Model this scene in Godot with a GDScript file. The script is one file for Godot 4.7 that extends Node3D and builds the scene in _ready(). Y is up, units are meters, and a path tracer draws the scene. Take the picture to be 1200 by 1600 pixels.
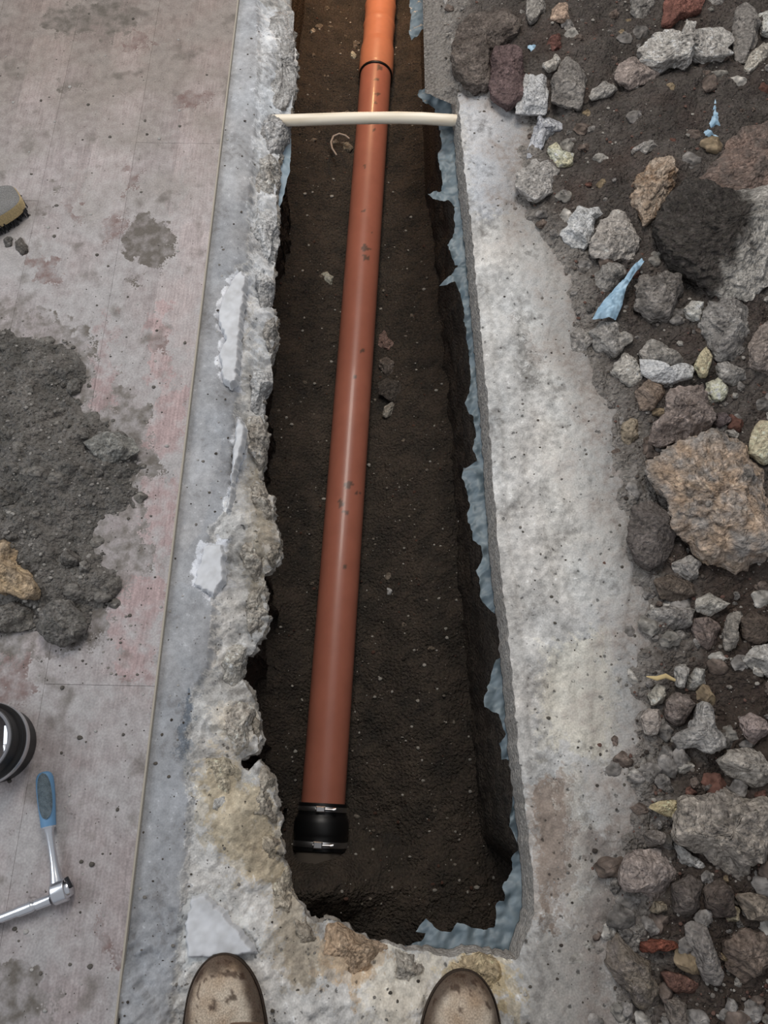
extends Node3D
# A trench cut through a concrete floor, with an orange drain pipe lying in it. y is up, metres; the floor's top is y = 0.

const CAM_H := 1.42
const TILT := 20.6            # degrees the lens looks ahead of straight down
const FOCAL := 1232.0         # in pixels of the 1200 x 1600 frame
const SOIL_LOW := -0.735

var rng := RandomNumberGenerator.new()
var n_fbm := FastNoiseLite.new()
var n_mid := FastNoiseLite.new()
var n_fine := FastNoiseLite.new()
var n_cell := FastNoiseLite.new()
var n_cell2 := FastNoiseLite.new()
var n_chip := FastNoiseLite.new()
var hole := PackedVector2Array()      # the opening in the slab, plan view
var rim_right := PackedVector2Array()
var screed_edge := PackedVector2Array()   # (z, x)
var soil_edge := PackedVector2Array()     # (z, x)
var M := {}
var used := {}
var lam_o := Vector2.ZERO
var lam_dir := Vector2.ZERO
var lam_n := Vector2.ZERO

func _ready() -> void:
	rng.seed = 4711
	# ---- camera, light, exposure
	var cam := Camera3D.new()
	cam.name = "camera"
	cam.fov = rad_to_deg(2.0 * atan(800.0 / FOCAL))
	cam.near = 0.05
	cam.far = 60.0
	cam.position = Vector3(0, CAM_H, 0)
	cam.rotation_degrees = Vector3(-90.0 + TILT, 0, 0)
	add_child(cam)
	cam.current = true
	var we := WorldEnvironment.new()
	we.name = "surroundings"
	var env := Environment.new()
	env.background_mode = Environment.BG_SKY
	var sky := Sky.new()
	var sm := ProceduralSkyMaterial.new()
	sm.sky_top_color = Color(0.80, 0.81, 0.83)
	sm.sky_horizon_color = Color(0.66, 0.68, 0.72)
	sm.ground_bottom_color = Color(0.30, 0.29, 0.28)
	sm.ground_horizon_color = Color(0.40, 0.39, 0.38)
	sm.sun_angle_max = 0.0
	sky.sky_material = sm
	env.sky = sky
	env.background_energy_multiplier = 0.62
	env.tonemap_mode = Environment.TONE_MAPPER_LINEAR
	env.tonemap_exposure = 1.0
	env.sdfgi_enabled = true
	env.ssao_enabled = true
	env.ssil_enabled = true
	we.environment = env
	add_child(we)
	area_light("ceiling_panel_light", Vector3(0.0, 2.5, -2.3), Vector3(0.0, -0.3, -1.1), Vector2(0.9, 1.4), Color(1.0, 0.97, 0.93), 4.6)
	area_light("window_light", Vector3(-2.4, 2.1, -0.6), Vector3(-0.3, 0.0, -0.5), Vector2(1.2, 1.4), Color(0.95, 0.975, 1.0), 3.0)
	var warm := OmniLight3D.new()
	warm.name = "trench_added_light"  # added warm light that brightens the far trench; no lamp known there
	warm.position = Vector3(-0.03, -0.10, -2.86)
	warm.light_color = Color(1.0, 0.78, 0.55)
	warm.light_energy = 0.24
	warm.light_size = 0.05
	warm.omni_range = 6.0
	warm.omni_attenuation = 2.0
	warm.shadow_enabled = true
	add_child(warm)

	setup_noise()
	setup_materials()
	trace_outlines()
	# ---- structure
	build_slab()
	build_trench()
	build_floor()
	build_membranes()
	# ---- heaps
	build_right_soil()
	build_left_soil()
	# ---- objects
	build_pipe()
	build_coupling()
	build_conduit()
	build_boots()
	build_ratchet()
	build_spare_coupling()
	build_brush()
	build_rocks()
	build_small_stones()
	build_pile_crumbs()
	build_bed_stones()
	build_film_scraps()
	build_wire()
	build_crumbs()

# ------------------------------------------------------------------ helpers

func area_light(called: String, at: Vector3, to: Vector3, size: Vector2, color: Color, energy: float) -> void:
	var l := AreaLight3D.new()
	l.name = called
	l.area_size = size
	l.light_color = color
	l.light_energy = energy
	l.area_range = 12.0
	l.area_attenuation = 2.0
	l.shadow_enabled = true
	add_child(l)
	l.look_at_from_position(at, to, Vector3(0, 0, -1))

func setup_noise() -> void:
	n_fbm.seed = 3
	n_fbm.noise_type = FastNoiseLite.TYPE_SIMPLEX_SMOOTH
	n_fbm.frequency = 9.0
	n_fbm.fractal_octaves = 4
	n_mid.seed = 11
	n_mid.noise_type = FastNoiseLite.TYPE_SIMPLEX_SMOOTH
	n_mid.frequency = 38.0
	n_mid.fractal_octaves = 3
	n_fine.seed = 17
	n_fine.noise_type = FastNoiseLite.TYPE_SIMPLEX
	n_fine.frequency = 130.0
	n_fine.fractal_octaves = 2
	n_cell.seed = 23
	n_cell.noise_type = FastNoiseLite.TYPE_CELLULAR
	n_cell.cellular_return_type = FastNoiseLite.RETURN_DISTANCE
	n_cell.frequency = 34.0
	n_cell.fractal_type = FastNoiseLite.FRACTAL_NONE
	n_cell.domain_warp_enabled = true
	n_cell.domain_warp_amplitude = 0.012
	n_cell.domain_warp_frequency = 30.0
	n_chip.seed = 37
	n_chip.noise_type = FastNoiseLite.TYPE_CELLULAR
	n_chip.cellular_return_type = FastNoiseLite.RETURN_CELL_VALUE
	n_chip.frequency = 19.0
	n_chip.fractal_octaves = 2
	n_chip.domain_warp_enabled = true
	n_chip.domain_warp_amplitude = 0.02
	n_chip.domain_warp_frequency = 22.0
	n_cell2.seed = 29
	n_cell2.noise_type = FastNoiseLite.TYPE_CELLULAR
	n_cell2.cellular_return_type = FastNoiseLite.RETURN_DISTANCE
	n_cell2.frequency = 85.0
	n_cell2.fractal_type = FastNoiseLite.FRACTAL_NONE

func pix(x: float, y: float, h: float) -> Vector2:
	# where the sight line through that pixel of the photograph meets the level y = h: (x, z)
	var u := (x - 600.0) / FOCAL
	var v := (800.0 - y) / FOCAL
	var c := cos(deg_to_rad(TILT))
	var s := sin(deg_to_rad(TILT))
	var t := (CAM_H - h) / (c - v * s)
	return Vector2(u * t, -t * (s + v * c))

func pix3(x: float, y: float, h: float) -> Vector3:
	var p := pix(x, y, h)
	return Vector3(p.x, h, p.y)

func pts(text: String, h: float) -> PackedVector2Array:
	var r := PackedVector2Array()
	for w in text.split(" ", false):
		var a := w.split(",")
		r.append(pix(float(a[0]), float(a[1]), h))
	return r

func smooth(a: float, b: float, x: float) -> float:
	return smoothstep(a, b, x)

func hexlin(c: String) -> Color:
	return Color(c).srgb_to_linear()

func along(table: PackedVector2Array, z: float) -> float:
	# piecewise linear x of z, table sorted by z ascending
	var n := table.size()
	if z <= table[0].x:
		return table[0].y
	if z >= table[n - 1].x:
		return table[n - 1].y
	var lo := 0
	var hi := n - 1
	while hi - lo > 1:
		var m := (lo + hi) / 2
		if table[m].x <= z:
			lo = m
		else:
			hi = m
	return lerpf(table[lo].y, table[hi].y, (z - table[lo].x) / maxf(table[hi].x - table[lo].x, 1e-6))

func by_z(p: PackedVector2Array) -> PackedVector2Array:
	var r: Array = []
	for q in p:
		r.append(Vector2(q.y, q.x))
	r.sort_custom(func(a, b): return a.x < b.x)
	return PackedVector2Array(r)

func numbered(called: String) -> String:
	if not used.has(called):
		used[called] = 0
		return called
	used[called] += 1
	return "%s_%03d" % [called, used[called]]

func tag(o: Node3D, label: String, category := "", group := "", kind := "") -> void:
	if label:
		o.set_meta("label", label)
	if category:
		o.set_meta("category", category)
	if group:
		o.set_meta("group", group)
	if kind:
		o.set_meta("kind", kind)

func part(called: String, mesh: Mesh, mat: Material, parent: Node3D, at := Transform3D()) -> MeshInstance3D:
	var o := MeshInstance3D.new()
	o.name = numbered(called) if parent == self else called
	o.mesh = mesh
	o.material_override = mat
	o.transform = at
	parent.add_child(o, true)
	return o

func thing(called: String, at: Vector3) -> Node3D:
	var o := Node3D.new()
	o.name = numbered(called)
	o.position = at
	add_child(o, true)
	return o

func commit(v: PackedVector3Array, idx: PackedInt32Array, uv := PackedVector2Array(), col := PackedColorArray()) -> ArrayMesh:
	var a := []
	a.resize(Mesh.ARRAY_MAX)
	a[Mesh.ARRAY_VERTEX] = v
	a[Mesh.ARRAY_INDEX] = idx
	if uv.size():
		a[Mesh.ARRAY_TEX_UV] = uv
	if col.size():
		a[Mesh.ARRAY_COLOR] = col
	# smooth normals: sum of the faces round each vertex
	var nn := PackedVector3Array()
	nn.resize(v.size())
	var k := 0
	var ni := idx.size()
	while k < ni:
		var i := idx[k]
		var j := idx[k + 1]
		var l := idx[k + 2]
		var f := (v[l] - v[i]).cross(v[j] - v[i])
		nn[i] += f
		nn[j] += f
		nn[l] += f
		k += 3
	for i in nn.size():
		nn[i] = nn[i].normalized() if nn[i].length_squared() > 1e-24 else Vector3.UP
	a[Mesh.ARRAY_NORMAL] = nn
	var m := ArrayMesh.new()
	m.add_surface_from_arrays(Mesh.PRIMITIVE_TRIANGLES, a)
	return m

func flat(mesh: ArrayMesh) -> ArrayMesh:
	var st := SurfaceTool.new()
	st.create_from(mesh, 0)
	st.deindex()
	st.set_smooth_group(-1)
	var a := st.commit_to_arrays()
	var v: PackedVector3Array = a[Mesh.ARRAY_VERTEX]
	var nn := PackedVector3Array()
	nn.resize(v.size())
	for k in range(0, v.size(), 3):
		var f := (v[k + 2] - v[k]).cross(v[k + 1] - v[k]).normalized()
		nn[k] = f
		nn[k + 1] = f
		nn[k + 2] = f
	a[Mesh.ARRAY_NORMAL] = nn
	a[Mesh.ARRAY_INDEX] = null
	var m := ArrayMesh.new()
	m.add_surface_from_arrays(Mesh.PRIMITIVE_TRIANGLES, a)
	return m

func quads(cols: int, rows: int, wrap: bool, flip := false) -> PackedInt32Array:
	# cols x rows vertices, row by row
	var r := PackedInt32Array()
	var last := cols if wrap else cols - 1
	for j in rows - 1:
		for i in last:
			var a := j * cols + i
			var b := j * cols + (i + 1) % cols
			var c := a + cols
			var d := b + cols
			if flip:
				r.append_array([a, c, b, b, c, d])
			else:
				r.append_array([a, b, c, b, d, c])
	return r

func tube(path: PackedVector3Array, radii: PackedFloat32Array, sides: int, caps := true, squash := 1.0) -> ArrayMesh:
	var v := PackedVector3Array()
	var n := path.size()
	var up := Vector3.UP
	if absf((path[n - 1] - path[0]).normalized().dot(up)) > 0.9:
		up = Vector3.RIGHT
	for i in n:
		var t := (path[mini(i + 1, n - 1)] - path[maxi(i - 1, 0)]).normalized()
		if t == Vector3.ZERO:
			t = (path[n - 1] - path[0]).normalized()
		var side := t.cross(up).normalized()
		var b := t.cross(side)
		for k in sides:
			var al := TAU * k / sides
			v.append(path[i] + (side * cos(al) + b * sin(al) * squash) * radii[i])
	var idx := quads(sides, n, true, true)
	if caps:
		for e in [0, n - 1]:
			var base := v.size()
			v.append(path[e])
			for k in sides:
				v.append(v[e * sides + k])
			for k in sides:
				if e == 0:
					idx.append_array([base, base + 1 + k, base + 1 + (k + 1) % sides])
				else:
					idx.append_array([base, base + 1 + (k + 1) % sides, base + 1 + k])
	return commit(v, idx)

func ring_profile(axis_from: Vector3, axis: Vector3, prof: PackedVector2Array, sides: int) -> ArrayMesh:
	# lathe: prof holds (distance along the axis, radius)
	var path := PackedVector3Array()
	var rad := PackedFloat32Array()
	var side := axis.cross(Vector3.UP).normalized() if absf(axis.y) < 0.9 else Vector3.RIGHT
	var b := axis.cross(side).normalized()
	var v := PackedVector3Array()
	for p in prof:
		for k in sides:
			var al := TAU * k / sides
			v.append(axis_from + axis * p.x + (side * cos(al) + b * sin(al)) * p.y)
	return commit(v, quads(sides, prof.size(), true, true))

func chamfer_box(size: Vector3, ch: float) -> ArrayMesh:
	var v := PackedVector3Array()
	var h := size / 2.0
	var rings := [[-h.y, h.x - ch, h.z - ch], [-h.y + ch, h.x, h.z], [h.y - ch, h.x, h.z], [h.y, h.x - ch, h.z - ch]]
	for r in rings:
		var x: float = r[1]
		var z: float = r[2]
		v.append(Vector3(x, r[0], z))
		v.append(Vector3(-x, r[0], z))
		v.append(Vector3(-x, r[0], -z))
		v.append(Vector3(x, r[0], -z))
	var idx := PackedInt32Array()
	for j in 3:
		for i in 4:
			var a := j * 4 + i
			var b := j * 4 + (i + 1) % 4
			idx.append_array([a, b, a + 4, b, b + 4, a + 4])
	idx.append_array([0, 2, 1, 0, 3, 2, 12, 13, 14, 12, 14, 15])
	return flat(commit(v, idx))

func resample(p: PackedVector2Array, step: float, closed: bool) -> PackedVector2Array:
	var r := PackedVector2Array()
	var n := p.size()
	for i in (n if closed else n - 1):
		var a := p[i]
		var b := p[(i + 1) % n]
		var k := maxi(1, int(round(a.distance_to(b) / step)))
		for q in k:
			r.append(a.lerp(b, float(q) / k))
	if not closed:
		r.append(p[n - 1])
	return r

func roughen(p: PackedVector2Array, step: float, amp: float, closed: bool) -> PackedVector2Array:
	# a traced outline with finer natural wobble
	var r := resample(p, step, closed)
	var out := PackedVector2Array()
	for q in r:
		var w := Vector2(n_mid.get_noise_2d(q.x, q.y), n_mid.get_noise_2d(q.x + 7.0, q.y + 3.0))
		var w2 := Vector2(n_fine.get_noise_2d(q.x, q.y), n_fine.get_noise_2d(q.x + 7.0, q.y + 3.0))
		out.append(q + (w + w2 * 0.5) * amp)
	return out

func sheet(x0: float, z0: float, nx: int, nz: int, c: float, poly: PackedVector2Array, keep_inside: bool, reach: float, hf: Callable, cf: Variant, uvr := Rect2()) -> ArrayMesh:
	# a height field on a square grid, cut cleanly along a polygon: vertices just past the cut are drawn onto it
	var w := nx + 1
	var total := w * (nz + 1)
	var dist := PackedFloat32Array()
	dist.resize(total)
	dist.fill(reach)
	var near := PackedVector2Array()
	near.resize(total)
	var inside := PackedByteArray()
	inside.resize(total)
	var n := poly.size()
	for i in n:
		var a := poly[i]
		var b := poly[(i + 1) % n]
		var ab := b - a
		var l2 := maxf(ab.length_squared(), 1e-12)
		var ia := maxi(0, int(floor((minf(a.x, b.x) - reach - x0) / c)))
		var ib := mini(nx, int(ceil((maxf(a.x, b.x) + reach - x0) / c)))
		var ja := maxi(0, int(floor((minf(a.y, b.y) - reach - z0) / c)))
		var jb := mini(nz, int(ceil((maxf(a.y, b.y) + reach - z0) / c)))
		for j in range(ja, jb + 1):
			var row := j * w
			for i2 in range(ia, ib + 1):
				var p := Vector2(x0 + i2 * c, z0 + j * c)
				var q := a + ab * clampf((p - a).dot(ab) / l2, 0.0, 1.0)
				var d := p.distance_to(q)
				if d < dist[row + i2]:
					dist[row + i2] = d
					near[row + i2] = q
	if n:
		for j in nz + 1:
			var z := z0 + j * c
			var xs := []
			for i in n:
				var a := poly[i]
				var b := poly[(i + 1) % n]
				if (a.y <= z) != (b.y <= z):
					xs.append(a.x + (z - a.y) / (b.y - a.y) * (b.x - a.x))
			xs.sort()
			for k in range(0, xs.size() - 1, 2):
				var i0 := maxi(0, int(ceil((xs[k] - x0) / c)))
				var i1 := mini(nx, int(floor((xs[k + 1] - x0) / c)))
				for i in range(i0, i1 + 1):
					inside[j * w + i] = 1
	else:
		inside.fill(1 if keep_inside else 0)
	var want := 1 if keep_inside else 0
	var at := PackedInt32Array()
	at.resize(total)
	at.fill(-1)
	var v := PackedVector3Array()
	var uv := PackedVector2Array()
	var col := PackedColorArray()
	var kept := PackedByteArray()
	var has_uv := uvr.size.x > 0.0
	var has_col := cf != null
	for j in nz + 1:
		for i in w:
			var k := j * w + i
			var p := Vector2(x0 + i * c, z0 + j * c)
			var d := dist[k]
			var ok := inside[k] == want
			if not ok:
				if d > 1.5 * c:
					continue
				p = near[k]
				d = 0.0
			at[k] = v.size()
			var y: float = hf.call(p.x, p.y, d)
			v.append(Vector3(p.x, y, p.y))
			kept.append(1 if ok else 0)
			if has_uv:
				uv.append((p - uvr.position) / uvr.size)
			if has_col:
				col.append(cf.call(p.x, y, p.y))
	var idx := PackedInt32Array()
	for j in nz:
		for i in nx:
			var k := j * w + i
			var a := at[k]
			var b := at[k + 1]
			var cc := at[k + w]
			var d := at[k + w + 1]
			if a >= 0 and b >= 0 and cc >= 0 and kept[a] + kept[b] + kept[cc] > 0:
				idx.append(a)
				idx.append(b)
				idx.append(cc)
			if b >= 0 and d >= 0 and cc >= 0 and kept[b] + kept[d] + kept[cc] > 0:
				idx.append(b)
				idx.append(d)
				idx.append(cc)
	return commit(v, idx, uv, col)

# ------------------------------------------------------------------ materials

func noise_bytes(w: int, h: int, freq: float, sd: int, oct := 3, type := FastNoiseLite.TYPE_SIMPLEX_SMOOTH) -> PackedByteArray:
	var n := FastNoiseLite.new()
	n.seed = sd
	n.noise_type = type
	n.frequency = freq
	if type == FastNoiseLite.TYPE_CELLULAR:
		n.cellular_return_type = FastNoiseLite.RETURN_DISTANCE
		n.fractal_type = FastNoiseLite.FRACTAL_NONE
	else:
		n.fractal_octaves = oct
	return n.get_image(w, h, false, false, true).get_data()

func tile_noise(freq: float, sd: int, oct: int, lo: Color, hi: Color, as_normal := false, bump := 4.0, type := FastNoiseLite.TYPE_SIMPLEX_SMOOTH) -> NoiseTexture2D:
	var n := FastNoiseLite.new()
	n.seed = sd
	n.noise_type = type
	n.frequency = freq
	n.fractal_octaves = oct
	if type == FastNoiseLite.TYPE_CELLULAR:
		n.cellular_return_type = FastNoiseLite.RETURN_DISTANCE
		n.fractal_type = FastNoiseLite.FRACTAL_NONE
	var t := NoiseTexture2D.new()
	t.width = 512
	t.height = 512
	t.seamless = true
	t.noise = n
	if as_normal:
		t.as_normal_map = true
		t.bump_strength = bump
	else:
		var g := Gradient.new()
		g.set_color(0, lo)
		g.set_color(1, hi)
		t.color_ramp = g
	return t

func mat(color: Color, rough: float, metal := 0.0) -> StandardMaterial3D:
	var m := StandardMaterial3D.new()
	m.albedo_color = color
	m.roughness = rough
	m.metallic = metal
	return m

func earthy(scale: float, speck: Texture2D, bump: Texture2D, relief: float, rough := 0.95) -> StandardMaterial3D:
	var m := mat(Color.WHITE, rough)
	m.vertex_color_use_as_albedo = true
	m.albedo_texture = speck
	m.heightmap_enabled = true
	m.heightmap_texture = bump
	m.heightmap_scale = relief
	m.uv1_triplanar = true
	m.uv1_scale = Vector3(scale, scale, scale)
	m.metallic_specular = 0.25
	return m

func setup_materials() -> void:
	var speck := tile_noise(0.06, 5, 5, Color(0.62, 0.62, 0.62), Color(1, 1, 1))
	var relief := tile_noise(0.035, 8, 5, Color.BLACK, Color.WHITE)
	var crumb := tile_noise(0.05, 9, 6, Color.BLACK, Color.WHITE)
	M.stone = earthy(5.0, speck, relief, 0.8)
	M.soil = earthy(4.0, speck, crumb, 0.9)
	M.concrete = earthy(5.0, speck, relief, 0.5)
	M.pvc = mat(Color.WHITE, 0.40)
	M.pvc.vertex_color_use_as_albedo = true
	M.pvc.clearcoat_enabled = true
	M.pvc.clearcoat = 0.2
	M.pvc.clearcoat_roughness = 0.12
	M.rubber = mat(Color(0.075, 0.075, 0.08), 0.42)
	M.steel = mat(Color(0.86, 0.86, 0.87), 0.36, 1.0)
	M.chrome = mat(Color(0.86, 0.87, 0.89), 0.24, 1.0)
	M.dark_steel = mat(Color(0.2, 0.2, 0.21), 0.4, 0.8)
	M.conduit = mat(Color.WHITE, 0.45)
	M.conduit.vertex_color_use_as_albedo = true
	M.plaster = mat(Color.WHITE, 0.85)
	M.plaster.vertex_color_use_as_albedo = true
	M.film = mat(Color.WHITE, 0.48)
	M.film.vertex_color_use_as_albedo = true
	M.film.cull_mode = BaseMaterial3D.CULL_DISABLED
	M.leather = earthy(9.0, speck, relief, 0.06, 0.62)
	M.sole = earthy(9.0, speck, relief, 0.05, 0.8)
	M.grip = mat(Color(0.36, 0.52, 0.66), 0.5)
	M.grip_pad = earthy(14.0, speck, relief, 0.02, 0.6)
	M.wood = earthy(10.0, speck, relief, 0.03, 0.6)
	M.bristle = mat(Color(0.13, 0.13, 0.14), 0.7)
	M.core = mat(Color(0.66, 0.63, 0.58), 0.8)

# ------------------------------------------------------------------ outlines traced from the photograph, laid on their own levels

func trace_outlines() -> void:
	var l := pts("453,0 453,25 457,50 463,80 463,108 457,150 452,180 440,205 433,250 430,300 433,335 428,365 428,400 427,425 418,465 429,482 430,515 423,545 422,580 409,600 409,640 414,672 413,710 406,738 406,756 424,770 426,803 436,838 437,865 426,885 413,896 409,930 414,948 416,965 410,987 399,1004 389,1022 374,1040 373,1056 384,1072 392,1092 403,1122 407,1148 402,1168 396,1178 378,1182 373,1196 384,1204 398,1192 408,1188 419,1204 427,1230 430,1260 438,1290 440,1320 440,1345 450,1366 454,1392 457,1406", -0.05)
	var n := pts("470,1421 476,1433 497,1446 508,1444 522,1443 541,1453 566,1468 590,1476 608,1480 622,1484 650,1492 700,1497 745,1490 780,1498 806,1497", -0.035)
	var r := pts("818,1482 830,1445 836,1400 826,1300 813,1200 803,1090 793,980 781,880 771,760 763,640 752,520 741,400 734,330 725,260 718,180 711,100 700,40 694,0", -0.006)
	hole = PackedVector2Array([Vector2(l[0].x + 0.0, -3.4)])
	hole.append_array(roughen(l, 0.006, 0.007, false))
	hole.append_array(roughen(n, 0.006, 0.006, false))
	hole.append_array(roughen(r, 0.008, 0.003, false))
	hole.append(Vector2(r[r.size() - 1].x - 0.01, -3.4))
	rim_right = r
	screed_edge = by_z(pts("403,-60 403,0 404,100 398,180 393,260 388,330 386,400 365,430 342,480 338,505 350,530 342,555 350,600 368,602 362,660 358,760 350,800 330,830 318,870 312,915 333,938 330,985 322,1040 305,1075 297,1090 290,1165 287,1215 295,1245 293,1300 286,1370 284,1430 277,1455 270,1530 263,1600", 0.0))
	soil_edge = by_z(pts("690,-80 700,0 705,130 770,150 820,175 812,250 805,320 870,390 895,440 895,540 925,600 955,640 960,760 975,800 985,880 1003,950 1000,1010 985,1080 995,1150 980,1250 965,1330 958,1400 942,1480 950,1600 960,1700", 0.01))
	var e0 := pix(372, 0, 0.010)
	var e1 := pix(180, 1600, 0.010)
	lam_o = e1
	lam_dir = (e0 - e1).normalized()      # away from the camera
	lam_n = Vector2(-absf(lam_dir.y), -lam_dir.x)   # towards the left, square to the edge
	if lam_n.dot(lam_dir) > 0.01 or lam_n.dot(lam_dir) < -0.01:
		lam_n = Vector2(lam_dir.y, -lam_dir.x)
	if lam_n.x > 0:
		lam_n = -lam_n

# ------------------------------------------------------------------ slab

func slab_h(x: float, z: float, d: float) -> float:
	var tr := smooth(-0.06, 0.10, x)
	var tn := smooth(0.10, 0.19, z) * (1.0 - smooth(0.17, 0.24, x))
	var rim := lerpf(lerpf(0.058, 0.005, tr), 0.055, tn)
	var wide := lerpf(lerpf(0.085, 0.018, tr), 0.10, tn)
	var u := 1.0 - clampf(d / wide, 0.0, 1.0)
	var big := n_fbm.get_noise_2d(x * 1.6, z * 1.6)
	var chunk := n_cell.get_noise_2d(x, z)
	var mid := n_mid.get_noise_2d(x, z)
	var fine := n_fine.get_noise_2d(x, z)
	var left := (1.0 - tr)
	var h := -0.001
	var bare := 1.0
	if x < -0.05:
		bare = smooth(-0.002, 0.003, x - along(screed_edge, z) + mid * 0.006)
	h -= 0.008 * bare * left
	h -= rim * pow(u, 1.35)
	var rough := lerpf(lerpf(0.0003, 0.005, bare) + 0.010 * sqrt(u) * bare, 0.0028, tr)
	rough = lerpf(rough, 0.012, tn * 0.8)
	var chip := n_chip.get_noise_2d(x, z)
	h += rough * (chip * 0.75 + chunk * 0.25 + 0.1 + mid * 0.45 + fine * 0.16) + 0.006 * big * bare
	if tr > 0.5:
		# the cut side: a shallow worn channel along the edge and a low swell behind it
		var dx := d
		h += 0.004 * smooth(0.02, 0.06, dx) - 0.0035 * exp(-pow((dx - 0.026 + 0.006 * mid) / 0.0045, 2.0)) + 0.005 * n_fbm.get_noise_2d(x * 2.2 + 5.0, z * 0.7)
	return h

func fill_poly(img: Image, p: PackedVector2Array, r: Rect2, id: int) -> void:
	var w := img.get_width()
	var h := img.get_height()
	var n := p.size()
	var q := PackedVector2Array()
	var lo := 1e9
	var hi := -1e9
	for v in p:
		var s := (v - r.position) / r.size * Vector2(w, h)
		q.append(s)
		lo = minf(lo, s.y)
		hi = maxf(hi, s.y)
	var c := Color((id + 0.3) / 255.0, (id + 0.3) / 255.0, (id + 0.3) / 255.0)
	for y in range(maxi(0, int(lo)), mini(h, int(hi) + 1)):
		var xs := []
		for i in n:
			var a := q[i]
			var b := q[(i + 1) % n]
			if (a.y <= y) != (b.y <= y):
				xs.append(a.x + (y - a.y) / (b.y - a.y) * (b.x - a.x))
		xs.sort()
		for k in range(0, xs.size() - 1, 2):
			var x0 := clampi(int(xs[k]), 0, w)
			var x1 := clampi(int(xs[k + 1]), 0, w)
			if x1 > x0:
				img.fill_rect(Rect2i(x0, y, x1 - x0, 1), c)

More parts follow.
